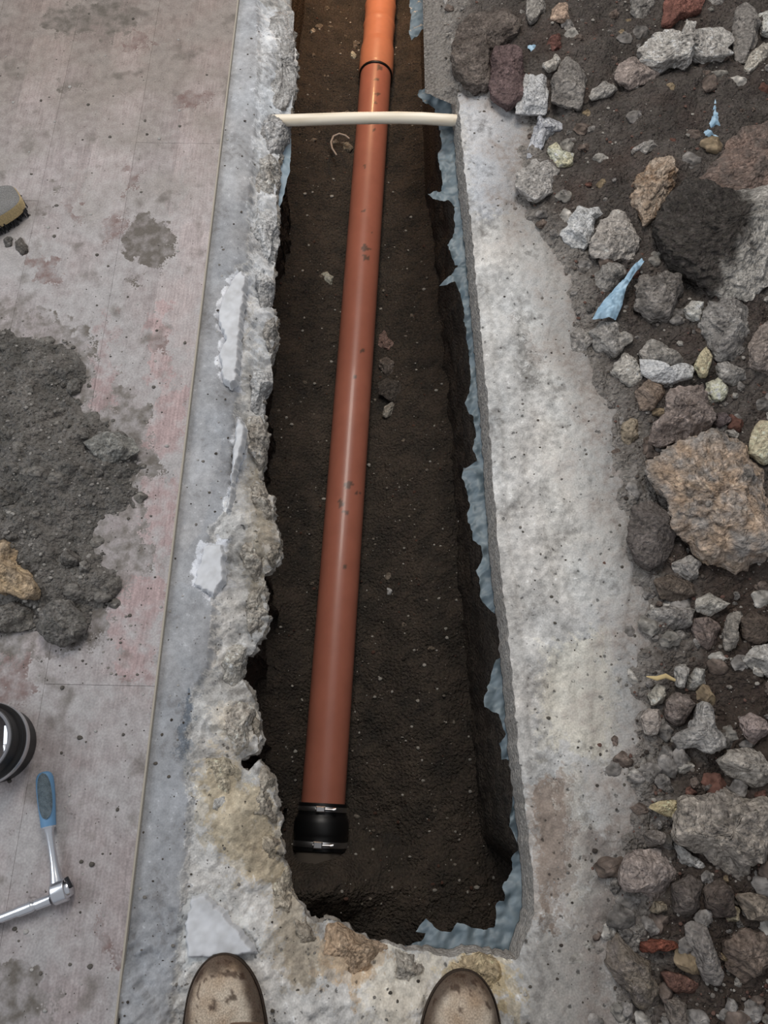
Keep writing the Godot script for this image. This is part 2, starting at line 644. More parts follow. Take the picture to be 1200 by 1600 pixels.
func build_slab() -> void:
	var r := Rect2(-0.50, -2.14, 1.24, 2.72)
	var W := 930
	var H := 2040
	# zones of the bare surface, each with a colour and mottling
	var zones := [
		["", "bcbab7"],
		["372,-80 403,-80 404,100 398,180 393,260 388,330 386,400 365,430 342,480 338,505 350,530 342,555 350,600 368,602 362,660 358,760 350,800 330,830 318,870 312,915 333,938 330,985 322,1040 305,1075 297,1090 290,1165 287,1215 295,1245 293,1300 286,1370 284,1430 277,1455 270,1530 260,1650 100,1650", "999a9d"],
		["375,-80 400,-80 402,100 392,260 372,330 350,300 340,260", "a6a7aa"],
		["260,915 295,912 318,928 333,938 330,980 325,1020 312,1060 245,1020", "9b9da1"],
		["303,1075 298,1090 288,1190 280,1170 285,1110 296,1080", "747a82"],
		["352,690 330,780 320,830 285,870 290,740 315,650", "a3a3a5"],
		["375,420 355,445 340,480 337,500 350,530 340,552 345,595 360,606 372,598 378,500 387,430", "d3d5da"],
		["372,645 386,665 380,700 366,740 362,800 348,802 358,760 362,700 365,660", "d6d8dd"],
		["316,850 352,845 352,905 333,938 300,914 310,872", "d2d4da"],
		["296,1395 322,1392 352,1420 375,1450 405,1492 360,1502 290,1502 284,1440", "c6c7c6"],
		["404,0 455,0 462,100 455,170 430,260 428,400 424,470 405,560 395,600 388,420 396,250", "c9cbce"],
		["400,640 412,690 402,760 425,800 430,850 410,890 400,930 385,900 392,800 385,720", "a39b8e"],
		["300,1200 345,1190 380,1215 420,1250 440,1330 455,1400 400,1400 345,1330 312,1260", "b5a994"],
		["340,1100 370,1086 398,1100 395,1130 385,1165 365,1178 340,1165 332,1138", "d0c8bb"],
		["455,1400 500,1446 510,1500 470,1540 430,1500 420,1420", "ada394"],  # near-end beiges: tan concrete with the standing person's shade painted in
		["505,1445 522,1442 566,1468 612,1482 590,1520 560,1565 515,1530 498,1490", "b9a48c"],
		["620,1484 700,1488 690,1540 650,1600 560,1600 570,1550", "c1bbb0"],
		["700,1506 752,1488 800,1512 806,1570 745,1560 690,1530", "c4b496"],
		["815,470 842,500 852,560 884,600 842,604 828,540", "c8c8c6"],
		["806,480 822,540 840,600 822,612 808,560", "8d8b88"],
		["850,610 935,620 950,760 960,900 930,960 860,940 840,760", "c6c4c0"],
		["860,1000 945,990 958,1120 940,1180 850,1160 840,1060", "cac5ba"],
		["826,1220 882,1208 888,1300 892,1360 868,1440 840,1430 832,1330", "8e8177"],
		["880,1200 905,1200 925,1330 905,1430 880,1440 895,1340", "b5b0a8"],
		["900,1300 960,1290 960,1420 930,1500 900,1450 925,1360", "8f8984"],
		["835,1440 930,1450 960,1600 970,1700 830,1700 815,1560", "a09c97"],
		["705,130 780,150 815,180 805,330 740,340 722,240", "bbbcbf"],
		["712,180 722,180 745,400 765,640 790,900 815,1200 800,1200 775,880 745,520", "b9b7b4"],
	]
	var ids := Image.create_empty(W, H, false, Image.FORMAT_L8)
	ids.fill(Color(0.3 / 255.0, 0.3 / 255.0, 0.3 / 255.0))
	var cr := PackedFloat32Array()
	var cg := PackedFloat32Array()
	var cb := PackedFloat32Array()
	for i in zones.size():
		if i:
			fill_poly(ids, pts(zones[i][0], -0.012), r, i)
		var c := Color(zones[i][1])
		cr.append(c.r * 255.0)
		cg.append(c.g * 255.0)
		cb.append(c.b * 255.0)
	var id := ids.get_data()
	var wx := noise_bytes(W, H, 0.035, 41, 4)
	var wy := noise_bytes(W, H, 0.035, 42, 4)
	var a1 := noise_bytes(W, H, 0.011, 43, 5)
	var a2 := noise_bytes(W, H, 0.07, 44, 4)
	var a3 := noise_bytes(W, H, 0.33, 45, 2)
	var pit := noise_bytes(W, H, 0.052, 46, 1, FastNoiseLite.TYPE_CELLULAR)
	var tint := noise_bytes(W, H, 0.006, 47, 3)
	var out := PackedByteArray()
	out.resize(W * H * 3)
	var bump := PackedByteArray()
	bump.resize(W * H)
	# dirt from the heap lies on the concrete near the soil
	for y in H:
		var z := r.position.y + r.size.y * (y + 0.5) / H
		var xs := along(soil_edge, z)
		var kx := int((xs - r.position.x) / r.size.x * W)
		var row := y * W
		for x in W:
			var k := row + x
			var f := float(a3[k])
			var dx := (wx[k] - 128) / 13
			var dy := (wy[k] - 128) / 13
			var jx := (a3[k] - 128) / 16
			var p1 := clampi(y + dy, 0, H - 1) * W + clampi(x + dx, 0, W - 1)
			var p2 := clampi(y + dy + jx, 0, H - 1) * W + clampi(x + dx - jx, 0, W - 1)
			var i1 := id[p1]
			var i2 := id[p2]
			if i1 > 9 or i1 == 0:
				i1 = id[clampi(y + (wy[k] - 128) / 5 + (a1[k] - 128) / 6, 0, H - 1) * W + clampi(x + (wx[k] - 128) / 6, 0, W - 1)]
				i2 = id[clampi(y + (a2[k] - 128) / 5 + (a1[k] - 128) / 4, 0, H - 1) * W + clampi(x - (wx[k] - 128) / 4 + jx * 2, 0, W - 1)]
			var g := 1.0 + (a1[k] - 128) * 0.0014 + (a2[k] - 128) * 0.0011 + (f - 128.0) * 0.0009
			var smoothz := i1 >= 1 and i1 <= 9
			if smoothz:
				g = 1.0 + (g - 1.0) * 0.62
			var b := float(a2[k]) * 0.55 + f * 0.30
			if pit[k] < 26 and a2[k] < 84 and not smoothz:
				g *= 0.62
				b -= 55.0
			if a2[k] > 208 and a3[k] > 120:
				g *= 1.10
			var wm := (tint[k] - 128) * 0.00012
			var dirt := 0.0
			var far := x - kx + (a1[k] - 128) * 0.6 + (a2[k] - 128) * 0.25
			if far > -70:
				dirt = clampf((far + 70.0) / 130.0, 0.0, 0.75) * (0.5 + (a2[k]) * 0.003)
			elif a1[k] < 78 and a2[k] < 110:
				dirt = 0.14
			dirt = minf(dirt, 0.9)
			var e := 1.0 - dirt
			out[k * 3] = clampi(int((cr[i1] + cr[i2]) * 0.5 * g * (1.0 + wm) * e + 112.0 * dirt * g), 0, 235)
			out[k * 3 + 1] = clampi(int((cg[i1] + cg[i2]) * 0.5 * g * e + 104.0 * dirt * g), 0, 235)
			out[k * 3 + 2] = clampi(int((cb[i1] + cb[i2]) * 0.5 * g * (1.0 - wm) * e + 99.0 * dirt * g), 0, 235)
			bump[k] = clampi(int(b * (0.4 if smoothz else 1.0) + 20.0), 0, 255)
	var m := mat(Color.WHITE, 0.93)
	m.albedo_texture = ImageTexture.create_from_image(Image.create_from_data(W, H, false, Image.FORMAT_RGB8, out))
	m.heightmap_enabled = true
	m.heightmap_texture = ImageTexture.create_from_image(Image.create_from_data(W, H, false, Image.FORMAT_L8, bump))
	m.heightmap_scale = 0.3
	m.metallic_specular = 0.25
	m.texture_repeat = false
	var slab := Node3D.new()
	slab.name = "concrete_slab"
	slab.set_meta("kind", "structure")
	add_child(slab)
	var mesh := sheet(-0.50, -2.14, 310, 680, 0.004, hole, false, 0.10, slab_h, null, r)
	part("slab_top", mesh, m, slab)
	# the broken and the cut faces round the opening
	var line := resample(hole.slice(1, hole.size() - 1), 0.004, false)
	line.insert(0, hole[0])
	line.append(hole[hole.size() - 1])
	var v := PackedVector3Array()
	var col := PackedColorArray()
	var n := line.size()
	var levels := 16
	var pale := hexlin("c9c5c0")
	var brown := hexlin("93897c")
	for j in levels + 1:
		var t := float(j) / levels
		for i in n:
			var p := line[i]
			var dir := (line[mini(i + 2, n - 1)] - line[maxi(i - 2, 0)]).normalized()
			var outw := Vector2(-dir.y, dir.x)     # away from the opening
			if i < 2 or i > n - 3:
				outw = Vector2(-1, 0) if i < 2 else Vector2(1, 0)
			elif n > 4 and Geometry2D.is_point_in_polygon(p + outw * 0.006, hole):
				outw = -outw
			var top := slab_h(p.x, p.y, 0.0)
			var y := lerpf(top, -0.098, t)
			var left := 1.0 - smooth(-0.06, 0.10, p.x)
			var o := (n_mid.get_noise_3d(p.x, y * 1.5, p.y) * 0.010 + n_cell.get_noise_3d(p.x, y, p.y) * 0.012) * sin(PI * minf(t * 1.2, 1.0)) * (0.25 + 0.75 * left)
			o += 0.010 * t * left - 0.006 * t * (1.0 - left)
			if j == levels:
				o += 0.03
			v.append(Vector3(p.x + outw.x * o, y, p.y + outw.y * o))
			var c := pale.lerp(brown, clampf(0.5 + n_mid.get_noise_3d(p.x * 0.6, y, p.y * 0.6) * 0.9, 0, 1) * (0.35 + 0.6 * left))
			col.append(c)
	part("slab_edge", commit(v, quads(n, levels + 1, false, true), PackedVector2Array(), col), M.concrete, slab)
	for q in LUMPS:
		var h: float = q[1]
		var poly := pts(q[0], h - 0.012)
		var mid := Vector2.ZERO
		for w in poly:
			mid += w / poly.size()
		var local := PackedVector2Array()
		var big := 0.0
		for w in poly:
			local.append(w - mid)
			big = maxf(big, (w - mid).length())
		var tall: float = q[2]
		part("concrete_lump", rock_mesh(local, tall, hash(q[0]), rockcol(q[3]), rockcol(q[4]), q[5], clampi(int(big * 1100.0), 40, 150), clampi(int(big * 420.0), 14, 48)), M.stone, slab, Transform3D(Basis(), Vector3(mid.x, h - tall, mid.y)))
	# smooth white plaster skins left lying on the broken edge
	var w1 := hexlin("cfd1d5")
	var w2 := hexlin("b2b2b3")
	for q in PLATES:
		var lift: float = q[1]
		var poly := roughen(pts(q[0], lift), 0.004, 0.004, true)
		var lo: Vector2 = poly[0]
		var hi: Vector2 = poly[0]
		for w in poly:
			lo = lo.min(w)
			hi = hi.max(w)
		var hf := func(x, z, d): return lift - 0.014 + 0.018 * smooth(0.0, 0.005, d) + 0.003 * n_fbm.get_noise_2d(x * 1.5, z * 1.5) + 0.0006 * n_mid.get_noise_2d(x, z)
		var cf := func(x, _y, z): return w1.lerp(w2, clampf(0.35 + n_mid.get_noise_2d(x, z) * 0.6 + n_fbm.get_noise_2d(x, z) * 0.5, 0.0, 1.0))
		part("plaster_skin", sheet(lo.x - 0.01, lo.y - 0.01, int((hi.x - lo.x + 0.02) / 0.0025), int((hi.y - lo.y + 0.02) / 0.0025), 0.0025, poly, true, 0.02, hf, cf), M.plaster, slab)
	# the slab goes on past the frame, both sides of the opening
	var far_l := chamfer_box(Vector3(1.3, 0.12, 1.3), 0.004)
	var fx: float = hole[0].x
	var fr: float = hole[hole.size() - 1].x
	part("slab_beyond", far_l, mat(Color("a9a7a5"), 0.95), slab, Transform3D(Basis(), Vector3(fx - 0.65, -0.064, -2.785)))
	part("slab_beyond", far_l, mat(Color("a9a7a5"), 0.95), slab, Transform3D(Basis(), Vector3(fr + 0.65, -0.064, -2.785)))

# ------------------------------------------------------------------ trench

func bed_h(x: float, z: float, _d: float) -> float:
	var ax := pipe_x(z)
	var h := SOIL_LOW + 0.012 + 0.016 * n_fbm.get_noise_2d(x * 0.9, z * 0.7) + 0.006 * n_mid.get_noise_2d(x, z) + 0.004 * n_cell2.get_noise_2d(x, z)
	var side := absf(x - ax)
	h += 0.022 * smooth(0.05, 0.16, side)
	h += 0.045 * smooth(0.13, 0.30, side)
	# the ground rises where the old pipe goes under
	h += 0.16 * exp(-pow((x - ax) / 0.13, 2.0) - pow((z - 0.175) / 0.072, 2.0)) + 0.05 * smooth(0.0, 0.3, z)
	return h

func soil_color(x: float, y: float, z: float, a: Color, b: Color) -> Color:
	var t := clampf(0.5 + n_fbm.get_noise_3d(x, y, z) * 0.9 + n_mid.get_noise_3d(x, y, z) * 0.35, 0.0, 1.0)
	return a.lerp(b, t)

func build_trench() -> void:
	var dark := hexlin("514c47")
	var brown := hexlin("6a6057")
	var bed := sheet(-0.42, -3.5, 106, 480, 0.008, PackedVector2Array(), true, 0.01, bed_h, func(x, y, z): return soil_color(x, y, z, dark, brown))
	var b := part("trench_bed", bed, M.soil, self)
	tag(b, "", "", "", "structure")
	var line := resample(hole.slice(1, hole.size() - 1), 0.008, false)
	line.insert(0, hole[0])
	line.append(hole[hole.size() - 1])
	var v := PackedVector3Array()
	var col := PackedColorArray()
	var n := line.size()
	var levels := 64
	for j in levels + 1:
		var t := float(j) / levels
		for i in n:
			var p := line[i]
			var dir := (line[mini(i + 6, n - 1)] - line[maxi(i - 6, 0)]).normalized()
			var outw := Vector2(-dir.y, dir.x)
			if i < 6:
				outw = Vector2(-1, 0)
			elif i > n - 7:
				outw = Vector2(1, 0)
			elif Geometry2D.is_point_in_polygon(p + outw * 0.02, hole):
				outw = -outw
			var y := lerpf(-0.096, SOIL_LOW - 0.05, t)
			var o := 0.014 + 0.016 * n_fbm.get_noise_3d(p.x, y, p.y) + 0.005 * n_mid.get_noise_3d(p.x, y, p.y) + 0.003 * n_cell.get_noise_3d(p.x, y, p.y)
			var lw := 1.0 - smooth(-0.12, 0.0, p.x)
			o += lw * 0.075 * smooth(0.0, 0.3, t) * smooth(-2.7, -2.1, p.y)
			o += 0.08 * smooth(0.0, 0.4, t) * smooth(0.05, 0.16, p.y)
			o -= (1.0 - lw) * 0.03 * smooth(0.55, 1.0, t)
			v.append(Vector3(p.x + outw.x * o, y, p.y + outw.y * o))
			col.append(soil_color(p.x, y, p.y, dark, brown))
	var w := part("trench_wall", commit(v, quads(n, levels + 1, false, true), PackedVector2Array(), col), M.soil, self)
	tag(w, "", "", "", "structure")
	var e := part("trench_end_wall", chamfer_box(Vector3(0.9, 0.7, 0.1), 0.01), mat(Color("4d463f"), 0.95), self, Transform3D(Basis(), Vector3(0, -0.46, -3.5)))
	tag(e, "", "", "", "structure")

# ------------------------------------------------------------------ laminate floor

func lam(a: float, b: float) -> Vector2:
	# a metres to the left of the cut edge, b metres away from the camera
	return lam_o + lam_n * a + lam_dir * b

func build_floor() -> void:
	var r := Rect2(-1.34, -2.30, 1.02, 2.90)
	var W := 720
	var H := 2046
	var ids := Image.create_empty(W, H, false, Image.FORMAT_L8)
	ids.fill(Color.BLACK)
	# dirt trodden into the floor: 1 thick dark dirt, 2 thin grey dirt, 3 clean wood, 4 damp brown stain
	var marks := [
		["60,25 90,10 130,10 170,0 205,10 215,40 190,60 165,65 150,45 120,55 95,60 70,45", 2],
		["205,345 225,335 255,345 275,375 272,405 240,420 205,405 192,385 195,360", 1],
		["55,325 75,318 88,335 75,345 60,340", 2],
		["102,320 118,318 130,335 118,345 103,335", 4],
		["297,200 315,203 330,190 332,205 315,218 300,216", 4],
		["205,52 228,48 232,60 212,66", 4],
		["185,70 210,62 250,70 215,78 190,80", 4],
		["85,130 110,122 135,130 120,142 98,140", 2],
		["-60,460 20,470 80,490 140,520 150,560 240,640 250,760 240,860 215,930 150,1010 60,1030 -60,1030", 2],
		["150,500 180,480 178,640 145,640", 5], ["235,470 262,465 265,600 232,590", 5],
		["250,600 300,600 285,700 255,720 230,700", 5], ["225,745 290,740 270,850 250,900 225,830", 5],
		["215,900 262,905 245,1060 190,1060 170,960", 5],
		["240,525 258,522 262,550 240,552", 4],
		["150,1078 240,1070 200,1500 120,1600 60,1600 100,1300", 3],
		["280,160 298,180 270,330 258,330", 3], ["130,230 140,230 128,310 105,320", 3],
		["150,1450 168,1440 190,1475 188,1500 165,1505 160,1475", 4],
		["-20,1490 40,1500 90,1560 60,1640 -20,1640", 2],
		["-40,1010 40,1030 50,1090 20,1110 -40,1100", 4],
		["1,1 2,1 2,2", 6], ["300,160 350,170 325,400 300,560 270,520 290,300", 3], ["60,25 90,10 130,10 170,0 205,10 215,40 190,60 165,65 150,45 120,55 95,60 70,45", 2], ["205,52 228,48 232,60 212,66", 4], ["165,345 190,330 190,368 168,372", 4], ["150,385 178,378 160,368 190,362", 4], ["45,395 80,400 100,440 75,450 50,430", 4], ["195,270 225,262 222,280 198,300", 4], ["278,150 330,140 320,165 280,175", 4], ["80,275 100,282 90,300 70,296", 2], ["205,440 222,438 220,446 205,448", 1],
	]
	for q in marks:
		fill_poly(ids, pts(q[0], 0.01), r, q[1])
	var id := ids.get_data()
	var wx := noise_bytes(W, H, 0.03, 61, 4)
	var wy := noise_bytes(W, H, 0.03, 62, 4)
	var a1 := noise_bytes(W, H, 0.008, 63, 5)
	var a2 := noise_bytes(W, H, 0.045, 64, 4)
	var a3 := noise_bytes(W, H, 0.30, 65, 2)
	var a4 := noise_bytes(W, H, 0.012, 66, 4)
	# grain runs along the boards: noise stretched by reading it from a squeezed picture
	var gw := 256
	var gh := 128
	var grain := noise_bytes(gw, gh, 0.20, 67, 3)
	var out := PackedByteArray()
	out.resize(W * H * 3)
	var tones := PackedFloat32Array()
	for i in 400:
		tones.append(rng.randf_range(-1.0, 1.0))
	for y in H:
		var z := r.position.y + r.size.y * (y + 0.5) / H
		for x in W:
			var k := y * W + x
			var q := Vector2(r.position.x + r.size.x * (x + 0.5) / W, z) - lam_o
			var a := q.dot(lam_n)
			var b := q.dot(lam_dir)
			var si := int(floor(a / 0.0985))
			var bi := int(floor((b + 0.40 + fposmod(si * 0.377, 1.0) * 0.62) / 0.62)) if si % 2 else int(floor((b + 0.09 + fposmod(si * 0.21, 1.0) * 0.62) / 0.62))
			var tone := tones[posmod(si * 31 + bi * 7, 400)]
			var edge := fposmod(a, 0.0985)
			var gr := grain[posmod(int(b * 60.0) + bi * 19, gh) * gw + posmod(int(a * 900.0) + si * 57 + bi * 13, gw)]
			var p1 := clampi(y + (wy[k] - 128) / 6 + (a3[k] - 128) / 14, 0, H - 1) * W + clampi(x + (wx[k] - 128) / 8 + (a3[k] - 128) / 14, 0, W - 1)
			var zone := id[p1]
			var dust := 0.62 + (a1[k] - 128) * 0.0050 + (a2[k] - 128) * 0.0020
			if zone == 3:
				dust -= 0.28
			elif zone == 5:
				dust -= 0.36 - (a2[k] - 128) * 0.003
			dust = clampf(dust, 0.10, 0.92)
			var wood := 1.0 + tone * 0.10 + (gr - 128) * 0.0009
			if edge < 0.0012:
				wood *= 0.95
			var rr := lerpf((164.0 if zone == 5 else 162.0) * wood, 162.0, dust)
			var gg := lerpf((143.0 if zone == 5 else 151.0) * wood, 159.0, dust)
			var bb := lerpf((142.0 if zone == 5 else 150.0) * wood, 159.0, dust)
			var worn := clampf((-1.22 - z) / 0.5 + (a1[k] - 128) * 0.004, 0.0, 1.0)
			rr *= 1.0 - 0.13 * worn
			gg *= 1.0 - 0.165 * worn
			bb *= 1.0 - 0.20 * worn
			var sp := 1.0 + (a3[k] - 128) * 0.0008 + (a2[k] - 128) * 0.0006
			var dirt := 0.0
			if zone == 1:
				dirt = 0.72 + (a2[k] - 128) * 0.006
			elif zone == 2:
				dirt = 0.34 + (a2[k] - 128) * 0.006 + (a1[k] - 128) * 0.003
			elif zone == 4:
				dirt = 0.45 + (a2[k] - 128) * 0.005
			if a4[k] < 70:
				dirt = maxf(dirt, (70 - a4[k]) * 0.010)
			if a2[k] < 40 and a3[k] < 110:
				dirt = maxf(dirt, 0.35)
			dirt = clampf(dirt, 0.0, 0.92)
			var e := 1.0 - dirt
			out[k * 3] = clampi(int((rr * e + (108.0 if zone == 4 else 92.0) * dirt) * sp), 0, 235)
			out[k * 3 + 1] = clampi(int((gg * e + (88.0 if zone == 4 else 86.0) * dirt) * sp), 0, 235)
			out[k * 3 + 2] = clampi(int((bb * e + (84.0 if zone == 4 else 80.0) * dirt) * sp), 0, 235)
	var m := mat(Color.WHITE, 0.62)
	m.albedo_texture = ImageTexture.create_from_image(Image.create_from_data(W, H, false, Image.FORMAT_RGB8, out))
	m.texture_repeat = false
	m.metallic_specular = 0.35
	var floor_node := Node3D.new()
	floor_node.name = "floor"
	floor_node.set_meta("kind", "structure")
	add_child(floor_node)
	var length := 1.24
	var wide := 0.197
	# the first board ends where the photograph shows the cross joint
	var joint := (pix(140, 1070, 0.01) - lam_o).dot(lam_dir)
	for row in 5:
		var start := joint - 2.0 * length + fposmod(row * 0.43, 1.0) * length
		for k in 4:
			var b0 := start + k * length
			var b1 := b0 + length - 0.0003
			b0 = maxf(b0, -0.40)
			b1 = minf(b1, 2.6)
			if b1 - b0 < 0.05:
				continue
			var a0 := row * wide
			var a1m := a0 + wide - 0.0001
			plank(floor_node, m, r, a0, a1m, b0, b1, -0.0015 if row == 0 else 0.0)
	# the pale sawn core shows along the cut edge
	var v := PackedVector3Array()
	for b in [-0.40, 2.6]:
		var p := lam(-0.0012, b)
		var q := lam(0.0016, b)
		v.append(Vector3(p.x, 0.0, p.y))
		v.append(Vector3(p.x, 0.0098, p.y))
		v.append(Vector3(q.x, 0.0106, q.y))
		v.append(Vector3(q.x, 0.0, q.y))
	var idx := PackedInt32Array()
	for i in 3:
		idx.append_array([i, i + 1, i + 4, i + 1, i + 5, i + 4])
	part("sawn_edge", flat(commit(v, idx)), M.core, floor_node)
	# the floor and the slab under it have thickness beyond the boards too
	var base := part("subfloor", chamfer_box(Vector3(1.6, 0.12, 4.2), 0.002), mat(Color("8d8b8a"), 0.95), floor_node)
	base.position = Vector3(-1.26, -0.061, -1.35)

func plank(parent: Node3D, m: Material, r: Rect2, a0: float, a1: float, b0: float, b1: float, _lift: float) -> void:
	var v := PackedVector3Array()
	var uv := PackedVector2Array()
	var ch := 0.0003
	for ring in [[0.0, 0.002], [0.0, 0.0092], [ch, 0.010]]:
		var e: float = ring[0]
		for q in [[a0 + e, b0 + e], [a1 - e, b0 + e], [a1 - e, b1 - e], [a0 + e, b1 - e]]:
			var p := lam(q[0], q[1])
			v.append(Vector3(p.x, ring[1], p.y))
			uv.append((p - r.position) / r.size)
	var idx := PackedInt32Array()
	for j in 2:
		for i in 4:
			var a := j * 4 + i
			var b := j * 4 + (i + 1) % 4
			idx.append_array([a, b, a + 4, b, b + 4, a + 4])
	idx.append_array([8, 9, 10, 8, 10, 11])
	# four upright sides and the top; turned so that the top faces up
	var f := (v[10] - v[8]).cross(v[9] - v[8])
	if f.y < 0.0:
		for k in range(0, idx.size(), 3):
			var t := idx[k]
			idx[k] = idx[k + 1]
			idx[k + 1] = t
	part("plank", flat(commit(v, idx, uv)), m, parent)

# ------------------------------------------------------------------ membranes

func build_membranes() -> void:
	var inner := "640,-40 640,0 642,20 640,45 643,60 658,48 672,40 676,55 682,75 687,100 685,120 672,135 655,138 653,145 665,160 680,165 682,185 688,200 690,225 684,240 686,255 692,280 690,295 668,300 680,310 700,313 710,320 712,345 708,370 700,380 705,400 717,415 700,432 687,443 710,440 720,455 725,480 725,500 732,540 736,580 735,605 727,630 740,650 744,680 738,700 748,720 724,728 722,745 730,765 735,790 730,800 732,815 738,830 740,842 750,852 755,870 745,890 750,910 752,935 765,950 778,962 782,1000 784,1025 772,1035 768,1060 755,1095 757,1105 780,1115 788,1140 790,1150 782,1160 785,1185 795,1185 800,1200 803,1240 800,1268 795,1290 806,1310 811,1325 800,1338 801,1360 795,1375 786,1385 789,1400 796,1400 777,1412 775,1445 760,1455 712,1442 707,1458 690,1457 680,1448 667,1438 657,1445 650,1457 665,1460 660,1470 640,1477 622,1484"
	var a := roughen(pts(inner, -0.104), 0.006, 0.003, false)
	var outer := pts("640,1510 700,1520 780,1520 850,1510 862,1440 850,1300 835,1200 825,1090 815,980 803,880 793,760 786,640 775,520 764,400 758,330 748,260 742,180 735,100 722,40 715,-40", -0.104)
	var poly := a.duplicate()
	poly.append_array(outer)
	var c1 := hexlin("7c8990")
	var c2 := hexlin("586770")
	var hf := func(x, z, d): return -0.104 + 0.006 * n_fbm.get_noise_2d(x * 2.0, z * 2.0) + 0.004 * n_mid.get_noise_2d(x * 0.8, z * 0.8) - 0.012 * (1.0 - clampf(d / 0.03, 0.0, 1.0)) * (0.5 + n_fbm.get_noise_2d(x * 3.0, z * 3.0))
	var cf := func(x, _y, z): return c1.lerp(c2, clampf(0.5 + n_mid.get_noise_2d(x * 0.7, z * 0.7) * 0.9 + n_fbm.get_noise_2d(x, z) * 0.5, 0.0, 1.0))
	var m := sheet(0.02, -2.25, 75, 640, 0.004, poly, true, 0.03, hf, cf)
	var o := part("membrane_sheet", m, M.film, self)
	tag(o, "long torn blue-grey plastic membrane hanging out under the right edge of the slab", "plastic sheet")
	var lp := roughen(pts("445,195 453,200 455,230 453,270 447,290 441,318 432,338 420,330 415,200", -0.11), 0.006, 0.002, false)
	var l1 := hexlin("b9cad6")
	var l2 := hexlin("96abb9")
	var hl := func(x, z, d): return -0.085 + 0.004 * n_fbm.get_noise_2d(x * 2.0, z * 2.0) - 0.02 * (1.0 - clampf(d / 0.02, 0.0, 1.0))
	var cl := func(x, _y, z): return l1.lerp(l2, clampf(0.5 + n_mid.get_noise_2d(x, z), 0.0, 1.0))
	var ml := sheet(-0.36, -1.9, 60, 160, 0.004, lp, true, 0.03, hl, cl)
	var o2 := part("membrane_sheet", ml, M.film, self)
	tag(o2, "pale blue strip of plastic membrane below the cream conduit's left end", "plastic sheet")

# ------------------------------------------------------------------ soil

func soil_h(x: float, z: float) -> float:
	var d := x - along(soil_edge, z) + 0.03 * n_fbm.get_noise_2d(x, z) + 0.012 * n_mid.get_noise_2d(x, z)
	var h := -0.022 + 0.030 * smooth(-0.05, 0.03, d) + 0.045 * smooth(0.0, 0.35, d)
	var on := smooth(-0.02, 0.05, d)
	h += on * (0.016 * n_fbm.get_noise_2d(x * 0.8 + 3.0, z * 0.8) + 0.007 * n_mid.get_noise_2d(x * 0.7, z * 0.7) - 0.006 * n_cell.get_noise_2d(x, z) - 0.003 * n_cell2.get_noise_2d(x, z) + 0.0015 * n_fine.get_noise_2d(x, z))
	return h

func build_right_soil() -> void:
	var a := hexlin("56504c")
	var b := hexlin("746d68")
	var red := hexlin("61514a")
	var dust := hexlin("aaa49e")
	var umber := hexlin("50453e")
	var cf := func(x, y, z):
		var c := soil_color(x, y, z, a, b)
		c = c.lerp(red, clampf(n_fbm.get_noise_2d(x * 0.5 + 9.0, z * 0.5) * 0.8, 0.0, 0.5))
		c = c.lerp(umber, smooth(-0.75, -0.25, z + 0.25 * n_fbm.get_noise_2d(x * 0.6, z * 0.6)) * 0.75)  # soil turns darker and browner towards the near end
		var d: float = x - along(soil_edge, z) + 0.05 * n_fbm.get_noise_2d(x * 1.3, z * 1.3) + 0.03 * n_mid.get_noise_2d(x, z)
		return c.lerp(dust, (1.0 - smooth(-0.02, 0.12, d)) * (0.85 + 0.4 * n_fine.get_noise_2d(x, z)))
	var area := PackedVector2Array()
	for i in 75:
		var z := -2.40 + 0.04 * i
		area.append(Vector2(along(soil_edge, z) - 0.07, z))
	area.append(Vector2(1.6, 0.6))
	area.append(Vector2(1.6, -2.5))
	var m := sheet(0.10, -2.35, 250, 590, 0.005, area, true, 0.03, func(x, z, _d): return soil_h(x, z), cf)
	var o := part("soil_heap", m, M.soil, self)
	tag(o, "dark brown dug soil spread over the concrete on the right under the rubble", "soil", "", "stuff")

var pile := PackedVector2Array()

func pile_h(x: float, z: float, d: float) -> float:
	var h := 0.006 + minf(d, 0.02) * 0.5 + 0.034 * smooth(0.01, 0.13, d)
	var on := smooth(0.0, 0.03, d)
	h += on * (0.012 * n_fbm.get_noise_2d(x * 1.2, z * 1.2 + 4.0) + 0.005 * n_mid.get_noise_2d(x * 0.8, z * 0.8) - 0.010 * n_cell.get_noise_2d(x * 0.9 + 2.0, z * 0.9) + 0.007 * n_chip.get_noise_2d(x * 1.2, z * 1.2) - 0.006 * n_cell2.get_noise_2d(x, z) - 0.006)
	return h

func build_left_soil() -> void:
	pile = roughen(pts("-160,470 0,505 25,512 40,522 75,525 105,535 130,545 138,570 140,592 133,608 118,618 140,640 172,652 185,668 212,680 220,705 218,740 219,780 208,802 170,812 150,830 147,850 160,870 188,890 190,905 182,935 150,960 140,1000 95,1012 60,1000 30,988 -40,992 -160,1000", 0.012), 0.008, 0.012, true)
	var a := hexlin("6e6b67")
	var b := hexlin("908b86")
	var m := sheet(-1.0, -1.45, 200, 310, 0.004, pile, true, 0.14, pile_h, func(x, y, z): return soil_color(x, y, z, a, b))
	var o := part("soil_pile", m, M.soil, self)
	tag(o, "crumbly grey-brown soil pile lying on the laminate floor at the left", "soil", "", "stuff")

# ------------------------------------------------------------------ pipe

var pa := Vector3(-0.027, -0.68, -2.52)
var pb := Vector3(-0.148, -0.68, -0.096)

func pipe_x(z: float) -> float:
	return lerpf(pa.x, pb.x, (z - pa.z) / (pb.z - pa.z))

func on_pipe(z: float) -> Vector3:
	return Vector3(pipe_x(z), pa.y, z)

